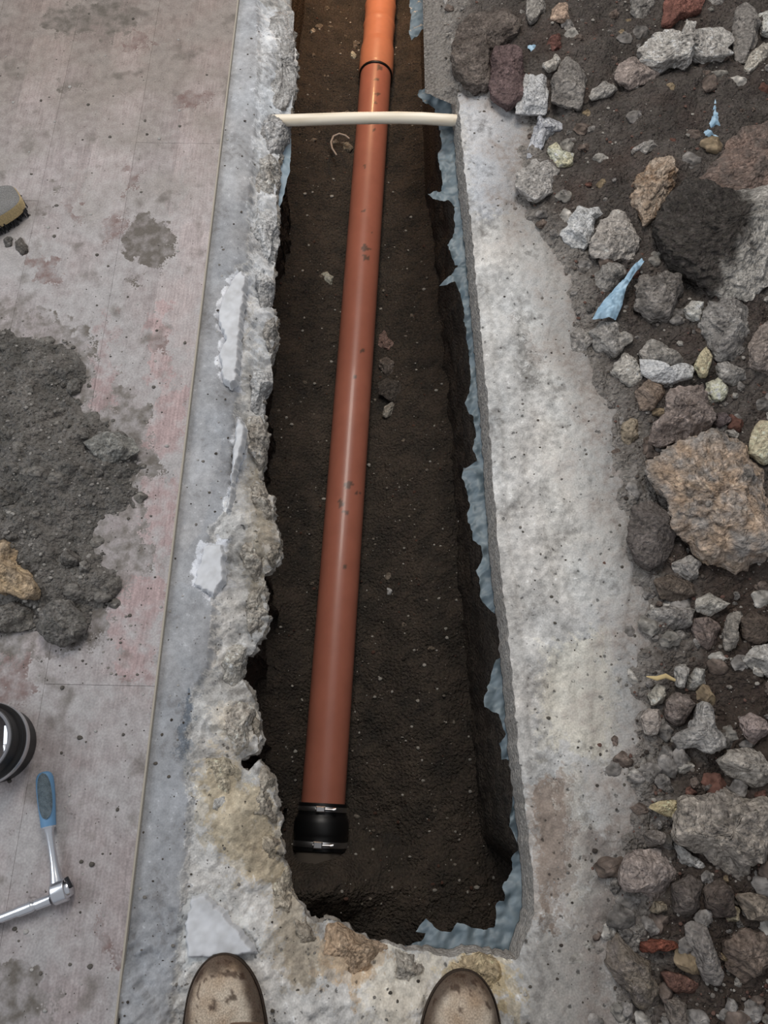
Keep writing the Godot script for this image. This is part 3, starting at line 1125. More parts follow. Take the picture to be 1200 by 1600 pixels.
func pvc_mesh(z_from: float, z_to: float, prof: Callable, rings: int, tint: Color, spots: Array) -> ArrayMesh:
	var v := PackedVector3Array()
	var col := PackedColorArray()
	var sides := 72
	var axis := (pb - pa).normalized()
	var side := axis.cross(Vector3.UP).normalized()
	var mud := hexlin("5a4e45")
	for j in rings + 1:
		var z := lerpf(z_from, z_to, float(j) / rings)
		var c := on_pipe(z)
		var rad: float = prof.call(z)
		for k in sides:
			var al := TAU * k / sides
			var nrm := side * cos(al) + Vector3.UP * sin(al)
			var p := c + nrm * rad
			v.append(p)
			var q := tint * (1.0 + 0.10 * n_fbm.get_noise_3d(p.x, p.y, p.z) + 0.05 * n_mid.get_noise_3d(p.x, p.y, p.z))
			q.a = 1.0
			for s in spots:
				var sp: Vector3 = s[0]
				var d := Vector2(p.x - sp.x, p.z - sp.z).length() + 0.012 * n_mid.get_noise_3d(p.x * 1.3, p.y, p.z * 1.3)
				if d < s[1] and nrm.y > 0:
					q = q.lerp(mud, 0.8)
			col.append(q)
	return commit(v, quads(sides, rings + 1, true), PackedVector2Array(), col)

func build_pipe() -> void:
	var spots := []
	for s in [[593, 106, 10], [589, 125, 7], [590, 147, 8], [587, 162, 5], [586, 203, 5], [571, 388, 11], [572, 402, 9], [570, 330, 5], [578, 360, 5], [545, 757, 9], [533, 787, 9], [540, 800, 6], [555, 590, 5], [571, 260, 4], [540, 885, 4], [565, 548, 4], [560, 770, 5]]:
		spots.append([pix3(s[0], s[1], -0.628), s[2] * 0.0011])
	var root := thing("drain_pipe", on_pipe(-1.2))
	root.position.y = SOIL_LOW
	var inv := root.transform.affine_inverse()
	var tint := hexlin("b97460")
	var body := part("barrel", pvc_mesh(-2.50, 0.005, func(_z): return 0.055, 420, tint, spots), M.pvc, root, inv)
	body.name = "barrel"
	tag(root, "long orange-brown plastic drain pipe lying along the bottom of the trench", "pipe")
	var fit := thing("pipe_socket", on_pipe(-2.6))
	fit.position.y = SOIL_LOW
	inv = fit.transform.affine_inverse()
	var prof := func(z: float) -> float:
		var r := 0.0560
		if z > -2.575:
			r = 0.0615
		elif z > -2.60:
			r = lerpf(0.0575, 0.0615, (z + 2.60) / 0.025)
		for q in [-2.70, -2.80, -2.93]:
			r += 0.0035 * exp(-pow((z - q) / 0.012, 2.0))
		if z > -2.475:
			r = 0.0615 - 0.003 * (z + 2.475) / 0.012
		return r
	part("socket_body", pvc_mesh(-3.4, -2.463, prof, 220, hexlin("cf8768"), []), M.pvc, fit, inv)
	var seal := ring_profile(on_pipe(-2.466), (pb - pa).normalized(), PackedVector2Array([Vector2(0.0, 0.0550), Vector2(-0.001, 0.0600), Vector2(0.004, 0.0598), Vector2(0.006, 0.0575), Vector2(0.006, 0.0548)]), 72)
	part("seal_ring", seal, M.rubber, fit, inv)
	tag(fit, "brighter orange pipe socket joining the drain pipe at the far end of the trench", "pipe fitting")

func clamp_band(parent: Node3D, inv: Transform3D, at: Vector3, axis: Vector3, rad: float, wide: float, ang: float, mirrored: float) -> void:
	var prof := PackedVector2Array([Vector2(-wide / 2, rad - 0.002), Vector2(-wide / 2, rad + 0.0012), Vector2(wide / 2, rad + 0.0012), Vector2(wide / 2, rad - 0.002)])
	var band := part("clamp_band", ring_profile(at, axis, prof, 72), M.steel, parent, inv)
	var side := axis.cross(Vector3.UP).normalized()
	if absf(axis.y) > 0.9:
		side = Vector3.RIGHT
	var b := axis.cross(side).normalized()
	var nrm := (side * cos(ang) + b * sin(ang)).normalized()
	var tan_dir := axis.cross(nrm).normalized() * mirrored
	var basis := Basis(tan_dir, nrm, tan_dir.cross(nrm))
	var housing := part("screw_housing", chamfer_box(Vector3(0.022, 0.011, wide * 1.25), 0.0022), M.steel, band, Transform3D(basis, at + nrm * (rad + 0.006)))
	housing.name = "screw_housing"
	var p0 := at + nrm * (rad + 0.007) - tan_dir * 0.03
	var p1 := at + nrm * (rad + 0.007) + tan_dir * 0.012
	part("clamp_screw", tube(PackedVector3Array([p0, p1]), PackedFloat32Array([0.0028, 0.0028]), 12), M.steel, band)
	var h0 := p0 - tan_dir * 0.007
	part("screw_head", tube(PackedVector3Array([h0, p0]), PackedFloat32Array([0.0058, 0.0058]), 6), M.steel, band)

func build_coupling() -> void:
	var axis := (pb - pa).normalized()
	var at := on_pipe(-0.012)
	var root := thing("rubber_coupling", Vector3(at.x, SOIL_LOW, at.z))
	var inv := root.transform.affine_inverse()
	var prof := PackedVector2Array()
	for q in [[0.0, 0.0548], [0.0, 0.0590], [0.002, 0.0602], [0.026, 0.0602], [0.030, 0.0615], [0.036, 0.0655], [0.046, 0.0680], [0.066, 0.0685], [0.074, 0.0668], [0.080, 0.0655], [0.108, 0.0655], [0.110, 0.064], [0.110, 0.054]]:
		prof.append(Vector2(q[0], q[1]))
	part("sleeve", ring_profile(at, axis, prof, 72), M.rubber, root, inv)
	clamp_band(root, inv, at + axis * 0.014, axis, 0.0602, 0.011, -PI * 0.5, 1.0)
	clamp_band(root, inv, at + axis * 0.094, axis, 0.0655, 0.013, -PI * 0.5, 1.0)
	tag(root, "black rubber coupling with two steel clamps on the near end of the drain pipe", "pipe coupling")
	var old := thing("clay_pipe_stub", Vector3(at.x, SOIL_LOW, at.z + 0.13))
	inv = old.transform.affine_inverse()
	var pr := PackedVector2Array([Vector2(0.09, 0.05), Vector2(0.09, 0.0600), Vector2(0.35, 0.0600), Vector2(0.35, 0.05)])
	part("stub_wall", ring_profile(at, axis, pr, 48), mat(Color("5a524a"), 0.95), old, inv)
	tag(old, "dark buried stub of old pipe leaving the near side of the rubber coupling", "pipe")

func build_conduit() -> void:
	var path := PackedVector3Array()
	var rad := PackedFloat32Array()
	for q in [[427, 189], [434, 188.5], [470, 187.5], [500, 186.5], [540, 185], [580, 184.5], [620, 184], [660, 185], [690, 187], [707, 188]]:
		path.append(pix3(q[0], q[1], -0.045))
		rad.append(0.0138)
	for i in 3:
		path.append(path[path.size() - 1] + Vector3(0.004, 0.0, 0.0))
		rad.append(0.0132)
	var root := thing("conduit_pipe", path[6])
	var inv := root.transform.affine_inverse()
	var m := tube(path, rad, 28)
	var a := m.surface_get_arrays(0)
	var col := PackedColorArray()
	var c1 := hexlin("faf1e0")
	var c2 := hexlin("d8c9b0")
	for p in a[Mesh.ARRAY_VERTEX]:
		col.append(c1.lerp(c2, clampf(0.4 + n_mid.get_noise_3d(p.x, p.y, p.z) + n_fbm.get_noise_3d(p.x, p.y, p.z) * 0.5, 0.0, 1.0)))
	a[Mesh.ARRAY_COLOR] = col
	var am := ArrayMesh.new()
	am.add_surface_from_arrays(Mesh.PRIMITIVE_TRIANGLES, a)
	part("conduit_barrel", am, M.conduit, root, inv)
	tag(root, "cream plastic conduit pipe bridging the trench from edge to edge", "pipe")
	# broken mortar round the right end
	var e := path[path.size() - 1]
	part("mortar_collar", rock_mesh(circle(0.020, 9, 5), 0.030, 77, hexlin("d5d2cf"), hexlin("b5b2b0"), 0.5, 28, 12), M.stone, root, inv * Transform3D(Basis(), e + Vector3(0.014, -0.02, 0.004)))

# ------------------------------------------------------------------ boots

func build_boots() -> void:
	boot("work_boot", pix3(345, 1494, 0.02), deg_to_rad(3.0), "muddy tan leather work boot toe at the bottom left of the trench end", 1.0, 101)
	boot("work_boot", pix3(726, 1519, 0.02), deg_to_rad(-2.0), "muddy tan leather work boot toe at the right, by the blue membrane", -1.0, 137)

func boot(called: String, toe: Vector3, turn: float, label: String, hand: float, sd: int) -> void:
	var root := thing(called, Vector3(toe.x, -0.026, toe.z))
	root.rotation.y = turn
	tag(root, label, "boot", "")
	# half width of the sole along the foot, from the toe (0) to the heel (0.31)
	var half := func(s: float) -> float:
		var q := clampf(s / 0.098, 0.0, 1.0)
		var w := 0.0615 * sqrt(maxf(0.0, 1.0 - pow(1.0 - q, 2.05)))
		w += 0.0035 * smooth(0.07, 0.12, s) - 0.017 * smooth(0.13, 0.21, s) + 0.003 * smooth(0.22, 0.27, s)
		var e := clampf((0.312 - s) / 0.04, 0.0, 1.0)
		return w * sqrt(maxf(0.0, 1.0 - pow(1.0 - e, 2.2)))
	var lean := func(s: float) -> float: return hand * 0.006 * sin(s / 0.31 * PI)
	# sole: two bevelled layers
	var ns := 64
	var v := PackedVector3Array()
	var col := PackedColorArray()
	var ring := PackedVector2Array()
	for i in ns:
		var s := 0.156 - 0.156 * cos(PI * i / (ns - 1.0))
		ring.append(Vector2(lean.call(s) + half.call(s), s))
	for i in range(ns - 2, 0, -1):
		var s := 0.156 - 0.156 * cos(PI * i / (ns - 1.0))
		ring.append(Vector2(lean.call(s) - half.call(s), s))
	var rn := ring.size()
	var d1 := hexlin("4d423a")
	for lv in [[0.0, 0.93], [0.004, 0.98], [0.020, 1.0], [0.026, 1.035], [0.031, 1.035], [0.033, 1.0]]:
		for p in ring:
			v.append(Vector3(p.x * lv[1], lv[0], 0.156 + (p.y - 0.156) * (1.0 + (lv[1] - 1.0) * 0.4)))
			col.append(d1 * (1.0 + 0.25 * n_mid.get_noise_2d(p.x * 2.0 + sd, p.y * 2.0)))
	part("sole", commit(v, quads(rn, 6, true, true), PackedVector2Array(), col), M.sole, root)
	# upper: a loft of arched sections from the toe cap to the instep
	v = PackedVector3Array()
	col = PackedColorArray()
	var rows := 72
	var cols := 41
	var tan1 := hexlin("eedfcb")
	var tan2 := hexlin("c6ac92")
	var dark := hexlin("554237")
	for j in rows + 1:
		var s := 0.0002 + 0.3078 * pow(float(j) / rows, 1.35)
		var w: float = half.call(s) * 0.975
		var top := 0.026 + 0.047 * sqrt(1.0 - pow(1.0 - clampf(s / 0.062, 0.0, 1.0), 2.0)) + 0.050 * smooth(0.085, 0.20, s) + 0.012 * smooth(0.20, 0.31, s)
		top -= 0.004 * smooth(0.075, 0.10, s) * (1.0 - smooth(0.10, 0.13, s))
		for i in cols:
			var t := PI * i / (cols - 1.0)
			var cx := cos(t)
			var sy := pow(maxf(sin(t), 0.0), 0.72)
			var p := Vector3(lean.call(s) + w * signf(cx) * pow(absf(cx), 0.80), 0.026 + (top - 0.026) * sy, s)
			p.y += 0.0022 * n_fbm.get_noise_3d(p.x * 3.0 + sd, p.y, p.z * 4.0) * smooth(0.03, 0.09, s)
			v.append(p)
			var k := clampf(0.5 + 0.8 * n_fbm.get_noise_3d(p.x * 1.6 + sd, p.y, p.z * 1.6) + 0.35 * n_mid.get_noise_3d(p.x + sd, p.y, p.z), 0.0, 1.0)
			var c := tan1.lerp(tan2, k)
			# worn scuff: the toe bumper is darker and wet, the cap dusty
			var rimd := minf(w - absf(p.x - lean.call(s)), s * 0.8)
			var bump := 1.0 - smooth(0.006, 0.024, rimd + 0.010 * n_fbm.get_noise_2d(p.x * 2.0 + sd, s * 2.0))
			c = c.lerp(dark, clampf(bump, 0.0, 1.0) * 0.85)
			var blot := n_mid.get_noise_3d(p.x * 0.7 + sd * 2.0, p.y, p.z * 0.7)
			if blot > 0.36:
				c = c.lerp(dark, 0.8)
			col.append(c)
	var upper := part("upper", commit(v, quads(cols, rows + 1, false), PackedVector2Array(), col), M.leather, root)
	# stitched cap seam
	var seam := PackedVector3Array()
	var sr := PackedFloat32Array()
	for i in 33:
		var t := PI * (0.06 + 0.88 * i / 32.0)
		var s := 0.098 - 0.012 * sin(t)
		var w: float = half.call(s) * 0.975
		var top := 0.026 + 0.047 + 0.050 * smooth(0.085, 0.20, s) - 0.003
		seam.append(Vector3(lean.call(s) + w * signf(cos(t)) * pow(absf(cos(t)), 0.80), 0.0265 + (top - 0.026) * pow(sin(t), 0.72), s))
		sr.append(0.0013)
	part("cap_seam", tube(seam, sr, 8), mat(Color("6a5443"), 0.7), upper)
	# shaft, collar, tongue and laces
	v = PackedVector3Array()
	col = PackedColorArray()
	for j in 25:
		var q := j / 24.0
		var y := lerpf(0.055, 0.185, q)
		for k in 40:
			var al := TAU * k / 40.0
			var rx := lerpf(0.040, 0.049, q)
			var rz := lerpf(0.085, 0.062, q)
			v.append(Vector3(lean.call(0.24) + rx * cos(al), y, lerpf(0.222, 0.242, q) + rz * sin(al) * (1.0 if sin(al) > 0.0 else 1.0)))
			col.append(tan1.lerp(tan2, clampf(0.5 + n_fbm.get_noise_3d(v[v.size() - 1].x * 2.0 + sd, y * 2.0, v[v.size() - 1].z), 0.0, 1.0)))
	var shaft := part("shaft", commit(v, quads(40, 25, true), PackedVector2Array(), col), M.leather, root)
	var cv := PackedVector3Array()
	var cr := PackedFloat32Array()
	for k in 41:
		var al := TAU * k / 40.0
		cv.append(Vector3(lean.call(0.24) + 0.049 * cos(al), 0.186, 0.242 + 0.062 * sin(al)))
		cr.append(0.007)
	part("collar", tube(cv, cr, 10, false), mat(Color("4c4038"), 0.85), shaft)
	for k in 4:
		var s := 0.135 + 0.016 * k
		var y := 0.106 + 0.009 * k
		var lp := PackedVector3Array()
		var lr := PackedFloat32Array()
		for i in 9:
			var t := i / 8.0 * 2.0 - 1.0
			lp.append(Vector3(lean.call(s) + t * 0.026, y - 0.012 * t * t, s + 0.006 * t * (1 if k % 2 else -1)))
			lr.append(0.0024)
		part("lace", tube(lp, lr, 8), mat(Color("5d5046"), 0.9), root)

# ------------------------------------------------------------------ tools on the laminate

func build_ratchet() -> void:
	var g0 := pix3(69, 1206, 0.024)
	var g1 := pix3(76, 1293, 0.026)
	var hd := pix3(91, 1394, 0.028)
	var root := thing("ratchet_wrench", Vector3(g1.x, 0.010, g1.z))
	var inv := root.transform.affine_inverse()
	tag(root, "chrome ratchet wrench with blue grip and extension bar lying on the laminate", "wrench")
	var d := (g1 - g0)
	var path := PackedVector3Array()
	var rad := PackedFloat32Array()
	for q in [[0.0, 0.004], [0.015, 0.0085], [0.05, 0.0118], [0.12, 0.0142], [0.28, 0.0150], [0.5, 0.0146], [0.72, 0.0134], [0.88, 0.0124], [0.97, 0.0122], [1.0, 0.0110]]:
		path.append(g0 + d * q[0])
		rad.append(q[1])
	var grip := part("grip", tube(path, rad, 32, true, 0.82), M.grip, root, inv)
	# dark worn pad let into the top of the grip
	var pad := PackedVector3Array()
	var pc := PackedColorArray()
	var ax := d.normalized()
	var sd := ax.cross(Vector3.UP).normalized()
	for j in 25:
		var t := j / 24.0
		var s := lerpf(0.03, 0.86, t)
		var w := 0.0118 * sqrt(maxf(0.0, 1.0 - pow(absf(t * 2.0 - 1.0), 2.6)))
		for i in 15:
			var q := i / 14.0 * 2.0 - 1.0
			var rr := lerpf(0.0128, 0.0152, sin(PI * clampf(t + 0.15, 0.0, 1.0)))
			var off := q * w
			pad.append(g0 + d * s + sd * (off - 0.0015) + Vector3.UP * (rr * 0.82 * sqrt(maxf(0.05, 1.0 - pow(off / 0.0152, 2.0))) + 0.0012))
			pc.append(hexlin("75828a").lerp(hexlin("5d6a72"), clampf(0.5 + n_mid.get_noise_2d(s * 0.2, off * 2.0), 0, 1)))
	part("grip_pad", commit(pad, quads(15, 25, false, (pad[15] - pad[0]).cross(pad[1] - pad[0]).y < 0.0), PackedVector2Array(), pc), M.grip_pad, grip)
	var e := hd - g1
	path = PackedVector3Array()
	rad = PackedFloat32Array()
	for q in [[-0.02, 0.0088], [0.04, 0.0084], [0.1, 0.0066], [0.35, 0.0060], [0.55, 0.0064], [0.72, 0.0086], [0.85, 0.0108], [0.97, 0.0118], [1.03, 0.0110]]:
		path.append(g1 + e * q[0])
		rad.append(q[1])
	part("shaft", tube(path, rad, 28), M.chrome, root, inv)
	part("ferrule", tube(PackedVector3Array([g1 - d * 0.012, g1 + d * 0.018]), PackedFloat32Array([0.0128, 0.0118]), 28), M.chrome, root, inv)
	# the head stands on edge, its drive pointing along the extension bar
	var x0 := pix3(80, 1405, 0.024)
	var x1 := pix3(-60, 1458, 0.024)
	var bar := (x1 - x0).normalized()
	var prof := PackedVector2Array()
	for q in [[-0.022, 0.0], [-0.022, 0.0105], [-0.0195, 0.0125], [-0.015, 0.0132], [-0.0145, 0.0170], [-0.013, 0.0182], [0.005, 0.0182], [0.0075, 0.0172], [0.0085, 0.0125], [0.010, 0.012], [0.010, 0.0]]:
		prof.append(Vector2(q[0], q[1]))
	var head := part("head", ring_profile(hd, bar, prof, 48), M.chrome, root, inv)
	var side := Vector3.UP.cross(bar).normalized()
	var lev := hd - bar * 0.0225 + side * -0.002
	part("reverse_lever", chamfer_box(Vector3(0.006, 0.008, 0.018), 0.002), M.dark_steel, head, Transform3D(Basis(bar, Vector3.UP, bar.cross(Vector3.UP)).rotated(Vector3.UP, 0.25), lev + Vector3(-0.003, 0.008, -0.005)))
	prof = PackedVector2Array()
	for q in [[0.0, 0.0], [0.0, 0.0078], [0.0008, 0.0086], [0.020, 0.0086], [0.0208, 0.0074], [0.0225, 0.0070], [0.024, 0.0082], [0.026, 0.0088], [0.043, 0.0088], [0.046, 0.0076], [0.066, 0.0076], [0.067, 0.0066], [0.069, 0.0066], [0.070, 0.0092], [0.072, 0.0098], [0.098, 0.0098], [0.100, 0.0090], [0.100, 0.0]]:
		prof.append(Vector2(q[0] * 1.2, q[1]))
	part("extension_bar", ring_profile(x0, bar, prof, 36), M.chrome, root, inv)

func build_spare_coupling() -> void:
	var c := pix3(-27, 1160, 0.075)
	var root := thing("rubber_coupling", Vector3(c.x, 0.010, c.z))
	var at := root.position
	var inv := root.transform.affine_inverse()
	tag(root, "spare black rubber coupling standing on end at the left edge above the wrench", "pipe coupling")
	var prof := PackedVector2Array()
	for q in [[0.0, 0.050], [0.0, 0.0600], [0.002, 0.0615], [0.030, 0.0615], [0.034, 0.064], [0.040, 0.0655], [0.056, 0.0655], [0.060, 0.063], [0.064, 0.0585], [0.086, 0.0585], [0.088, 0.0575], [0.088, 0.0505], [0.084, 0.050], [0.0, 0.050]]:
		prof.append(Vector2(q[0], q[1]))
	part("sleeve", ring_profile(at, Vector3.UP, prof, 72), M.rubber, root, inv)
	var lip := PackedVector2Array([Vector2(0.0855, 0.0505), Vector2(0.0892, 0.0515), Vector2(0.0892, 0.0560), Vector2(0.0855, 0.0572)])
	part("rim_lip", ring_profile(at, Vector3.UP, lip, 72), mat(Color(0.42, 0.42, 0.44), 0.5), root, inv)
	clamp_band(root, inv, at + Vector3(0, 0.046, 0), Vector3.UP, 0.0655, 0.012, PI * 0.72, 1.0)
	# the clamp lying inside it, its screw housing uppermost
	part("inner_clamp", chamfer_box(Vector3(0.010, 0.012, 0.034), 0.002), M.steel, root, Transform3D(Basis().rotated(Vector3.UP, 0.12), Vector3(0.036, 0.060, -0.012)))
	part("screw_head", tube(PackedVector3Array([Vector3(0.038, 0.062, 0.004), Vector3(0.041, 0.062, 0.018)]), PackedFloat32Array([0.006, 0.006]), 6), M.steel, root)

func build_brush() -> void:
	var tip := pix3(44, 318, 0.05)
	var root := thing("hand_brush", Vector3(tip.x, 0.010, tip.z))
	tag(root, "wooden hand brush with dusty grey back and dark bristles at the left edge", "brush")
	# runs up and to the left from its front corner; the block is 60 mm wide
	var dir := (pix3(-60, 372, 0.05) - pix3(40, 325, 0.05)).normalized()
	var sidew := Vector3(dir.z, 0, -dir.x)
	if sidew.z > 0:
		sidew = -sidew
	var b := Basis(dir, Vector3.UP, dir.cross(Vector3.UP))
	if b.z.dot(sidew) < 0:
		b = Basis(dir, Vector3.UP, -dir.cross(Vector3.UP))
	var v := PackedVector3Array()
	var col := PackedColorArray()
	var wood := hexlin("ecd3a0")
	var ring := PackedVector2Array()
	for i in 40:
		var al := TAU * i / 40.0
		var px := signf(cos(al)) * pow(absf(cos(al)), 0.75) * 0.11 + 0.115
		var pz := signf(sin(al)) * pow(absf(sin(al)), 0.55) * 0.043 + 0.036
		ring.append(Vector2(px, pz))
	for lv in [[0.018, 0.97], [0.022, 1.0], [0.042, 1.0], [0.046, 0.98]]:
		for p in ring:
			var c := Vector2(0.115, 0.036)
			var q: Vector2 = c + (p - c) * lv[1]
			v.append(b * Vector3(q.x, lv[0], q.y))
			col.append(wood * (1.0 + 0.2 * n_fbm.get_noise_2d(q.x * 0.5, q.y * 4.0)))
	part("wooden_block", commit(v, quads(40, 4, true, b.determinant() < 0.0), PackedVector2Array(), col), M.wood, root)
	v = PackedVector3Array()
	col = PackedColorArray()
	for lv in [[0.046, 0.98], [0.050, 0.90], [0.051, 0.0]]:
		for p in ring:
			var c := Vector2(0.115, 0.042)
			var q: Vector2 = c + (p - c) * lv[1]
			v.append(b * Vector3(q.x, lv[0], q.y))
			col.append(hexlin("918f8d") * (1.0 + 0.15 * n_mid.get_noise_2d(q.x, q.y)))
	part("dusty_back", commit(v, quads(40, 3, true, b.determinant() < 0.0), PackedVector2Array(), col), M.wood, root)
	# bristles: tufts splayed out round the block
	var st := SurfaceTool.new()
	st.begin(Mesh.PRIMITIVE_TRIANGLES)
	for i in 240:
		var al := TAU * i / 240.0 + rng.randf() * 0.02
		var k := rng.randf_range(0.72, 0.99)
		var px := signf(cos(al)) * pow(absf(cos(al)), 0.75) * 0.11 * k + 0.115
		var pz := signf(sin(al)) * pow(absf(sin(al)), 0.55) * 0.043 * k + 0.036
		var from := b * Vector3(px, 0.024, pz)
		var outv := b * Vector3(cos(al) * 0.7, 0, sin(al))
		var to := from + outv * rng.randf_range(0.012, 0.020)
		to.y = rng.randf_range(0.001, 0.006)
		if (b.z.dot(outv) < 0.2):
			to = from + outv * 0.003
			to.y = 0.001
		st.append_from(tube(PackedVector3Array([from, to]), PackedFloat32Array([0.0022, 0.0012]), 5), 0, Transform3D())
	var br := part("bristles", st.commit(), M.bristle, root)
	br.set_meta("kind", "stuff")

# ------------------------------------------------------------------ stones

func circle(r: float, n: int, sd: int) -> PackedVector2Array:
	var g := RandomNumberGenerator.new()
	g.seed = sd
	var out := PackedVector2Array()
	for i in n:
		var al := TAU * (i + g.randf_range(-0.25, 0.25)) / n
		out.append(Vector2(cos(al), sin(al)) * r * g.randf_range(0.78, 1.15))
	return out

func rock_mesh(outline: PackedVector2Array, tall: float, sd: int, c1: Color, c2: Color, rough: float, cols: int, rows: int, halves := false) -> ArrayMesh:
	# outline: plan shape round the origin; the stone stands on y = 0 with its widest girth at about a third of its height
	var g := RandomNumberGenerator.new()
	g.seed = sd
	var n := outline.size()
	var rad := PackedFloat32Array()
	var mean := 0.0
	for i in cols:
		var dir := Vector2.from_angle(TAU * i / cols)
		var best := 0.0
		for k in n:
			var hit = Geometry2D.segment_intersects_segment(Vector2.ZERO, dir * 2.0, outline[k], outline[(k + 1) % n])
			if hit != null:
				best = maxf(best, (hit as Vector2).length())
		rad.append(best)
		mean += best / cols
	for i in cols:
		if rad[i] == 0.0:
			rad[i] = mean
	var planes := []
	for k in 14:
		var al := g.randf_range(0, TAU)
		var el := g.randf_range(0.25, 1.45)
		planes.append([Vector3(cos(al) * cos(el), sin(el), sin(al) * cos(el)), g.randf_range(0.62, 0.90)])
	var girth := tall * 0.32
	var e := g.randf_range(0.55, 0.85)
	var v := PackedVector3Array()
	var col := PackedColorArray()
	var off := Vector3(g.randf() * 40.0, g.randf() * 40.0, g.randf() * 40.0)
	var f := 0.045 / maxf(mean, 0.004)
	var fine_k := clampf(mean / 0.05, 0.38, 1.3)
	for j in rows + 1:
		var th := lerpf(-1.1, PI / 2, float(j) / rows)
		var cs := pow(maxf(cos(th), 0.0), e)
		var sn := signf(sin(th)) * pow(absf(sin(th)), e)
		for i in cols:
			var al := TAU * i / cols
			var u := Vector3(cos(al) * cs, sn, sin(al) * cs)
			if sn > 0.0:
				for p in planes:
					var nrm: Vector3 = p[0]
					var over: float = u.dot(nrm) - p[1]
					if over > 0.0:
						u -= nrm * over * 0.96
			var q := Vector3(u.x * rad[i], girth + u.y * (tall - girth if u.y > 0.0 else girth * 1.3), u.z * rad[i])
			var s := (q + off)
			var d := n_fbm.get_noise_3d(q.x * f + off.x, q.y * f + off.y, q.z * f + off.z) * 0.16 * mean + n_mid.get_noise_3d(s.x, s.y, s.z) * 0.0052 * fine_k + n_chip.get_noise_3d(s.x * 2.2, s.y * 2.2, s.z * 2.2) * 0.0030 * fine_k + n_cell.get_noise_3d(s.x, s.y, s.z) * 0.003 * fine_k + n_fine.get_noise_3d(s.x, s.y, s.z) * 0.0012 * fine_k
			var dirv := Vector3(u.x, u.y * 0.7, u.z).normalized()
			q += dirv * d * rough
			v.append(q)
			var t := clampf(0.5 + n_fbm.get_noise_3d(s.x * 1.4, s.y * 1.4, s.z * 1.4) * 0.9 + n_mid.get_noise_3d(s.x * 0.8, s.y * 0.8, s.z * 0.8) * 0.75 + n_fine.get_noise_3d(s.x, s.y, s.z) * 0.25, 0.0, 1.0)
			if halves:
				t = smooth(-0.005, 0.045, q.x + 0.4 * q.z + 0.05 * n_fbm.get_noise_3d(s.x, s.y, s.z) + 0.02 * n_mid.get_noise_3d(s.x, s.y, s.z))
			var cc := c1.lerp(c2, t)
			# pale mortar grains and small dark voids in the broken faces
			var gr := n_fine.get_noise_3d(s.x * 0.6, s.y * 0.6, s.z * 0.6)
			var big := n_fbm.get_noise_3d(s.x * 2.6 + 5.0, s.y * 2.6, s.z * 2.6)
			cc *= 1.0 + 0.34 * big * rough + 0.25 * gr * rough
			if gr > 0.42:
				cc *= 1.35
			elif gr < -0.44:
				cc *= 0.68
			cc.a = 1.0
			col.append(cc)
	return commit(v, quads(cols, rows + 1, true), PackedVector2Array(), col)

func ground_at(x: float, z: float, surface: String) -> float:
	match surface:
		"soil":
			return soil_h(x, z)
		"floor":
			return 0.010
		"pile":
			var d := 0.0
			if Geometry2D.is_point_in_polygon(Vector2(x, z), pile):
				d = 1.0
				for i in pile.size():
					d = minf(d, Geometry2D.get_closest_point_to_segment(Vector2(x, z), pile[i], pile[(i + 1) % pile.size()]).distance_to(Vector2(x, z)))
			return maxf(0.010, pile_h(x, z, minf(d, 0.14)))
		"bed":
			return bed_h(x, z, 0.0)
	return 0.0

func traced_rock(called: String, text: String, tall: float, c1: String, c2: String, label: String, category: String, surface := "soil", rough := 1.0, sink := 0.2, group := "") -> Node3D:
	var h := 0.02
	if surface == "bed":
		h = SOIL_LOW + 0.03
	for k in 3:
		var q := pts(text, h)
		var c := Vector2.ZERO
		for p in q:
			c += p / q.size()
		h = ground_at(c.x, c.y, surface) + tall * (0.34 - sink)
	var poly := pts(text, h)
	var mid := Vector2.ZERO
	var area := 0.0
	for i in poly.size():
		var a := poly[i]
		var b := poly[(i + 1) % poly.size()]
		var w := a.x * b.y - b.x * a.y
		mid += (a + b) * w
		area += w
	mid /= 3.0 * area
	var local := PackedVector2Array()
	var big := 0.0
	for p in poly:
		local.append(p - mid)
		big = maxf(big, (p - mid).length())
	var cols := clampi(int(big * 900.0), 28, 150)
	var rows := clampi(int(big * 420.0), 12, 64)
	var base := ground_at(mid.x, mid.y, surface) - tall * sink
	var o := part(called, rock_mesh(local, tall, hash(text), rockcol(c1), rockcol(c2), rough, cols, rows, label.begins_with("huge")), M.stone, self, Transform3D(Basis(), Vector3(mid.x, base, mid.y)))
	tag(o, label, category, group)
	return o

func rockcol(c: String) -> Color:
	var k := hexlin(c) * 1.38
	return Color(minf(k.r, 0.86), minf(k.g, 0.86), minf(k.b, 0.86))

func build_rocks() -> void:
	for q in ROCKS:
		traced_rock(q[0], q[1], q[2], q[3], q[4], q[5], q[6], q[7] if q.size() > 7 else "soil", q[8] if q.size() > 8 else 1.0, q[9] if q.size() > 9 else 0.2)

const PLATES := [
	["375,420 356,445 341,480 338,500 350,530 341,552 346,595 360,606 372,596 379,500 387,430", 0.0],
	["373,646 386,665 380,700 367,740 362,800 349,802 358,760 362,700 366,660", -0.001],
	["316,852 350,846 352,905 333,937 300,914 311,874", 0.0],
	["297,1397 322,1394 352,1422 376,1452 402,1490 360,1500 292,1500 286,1440", -0.003],
]

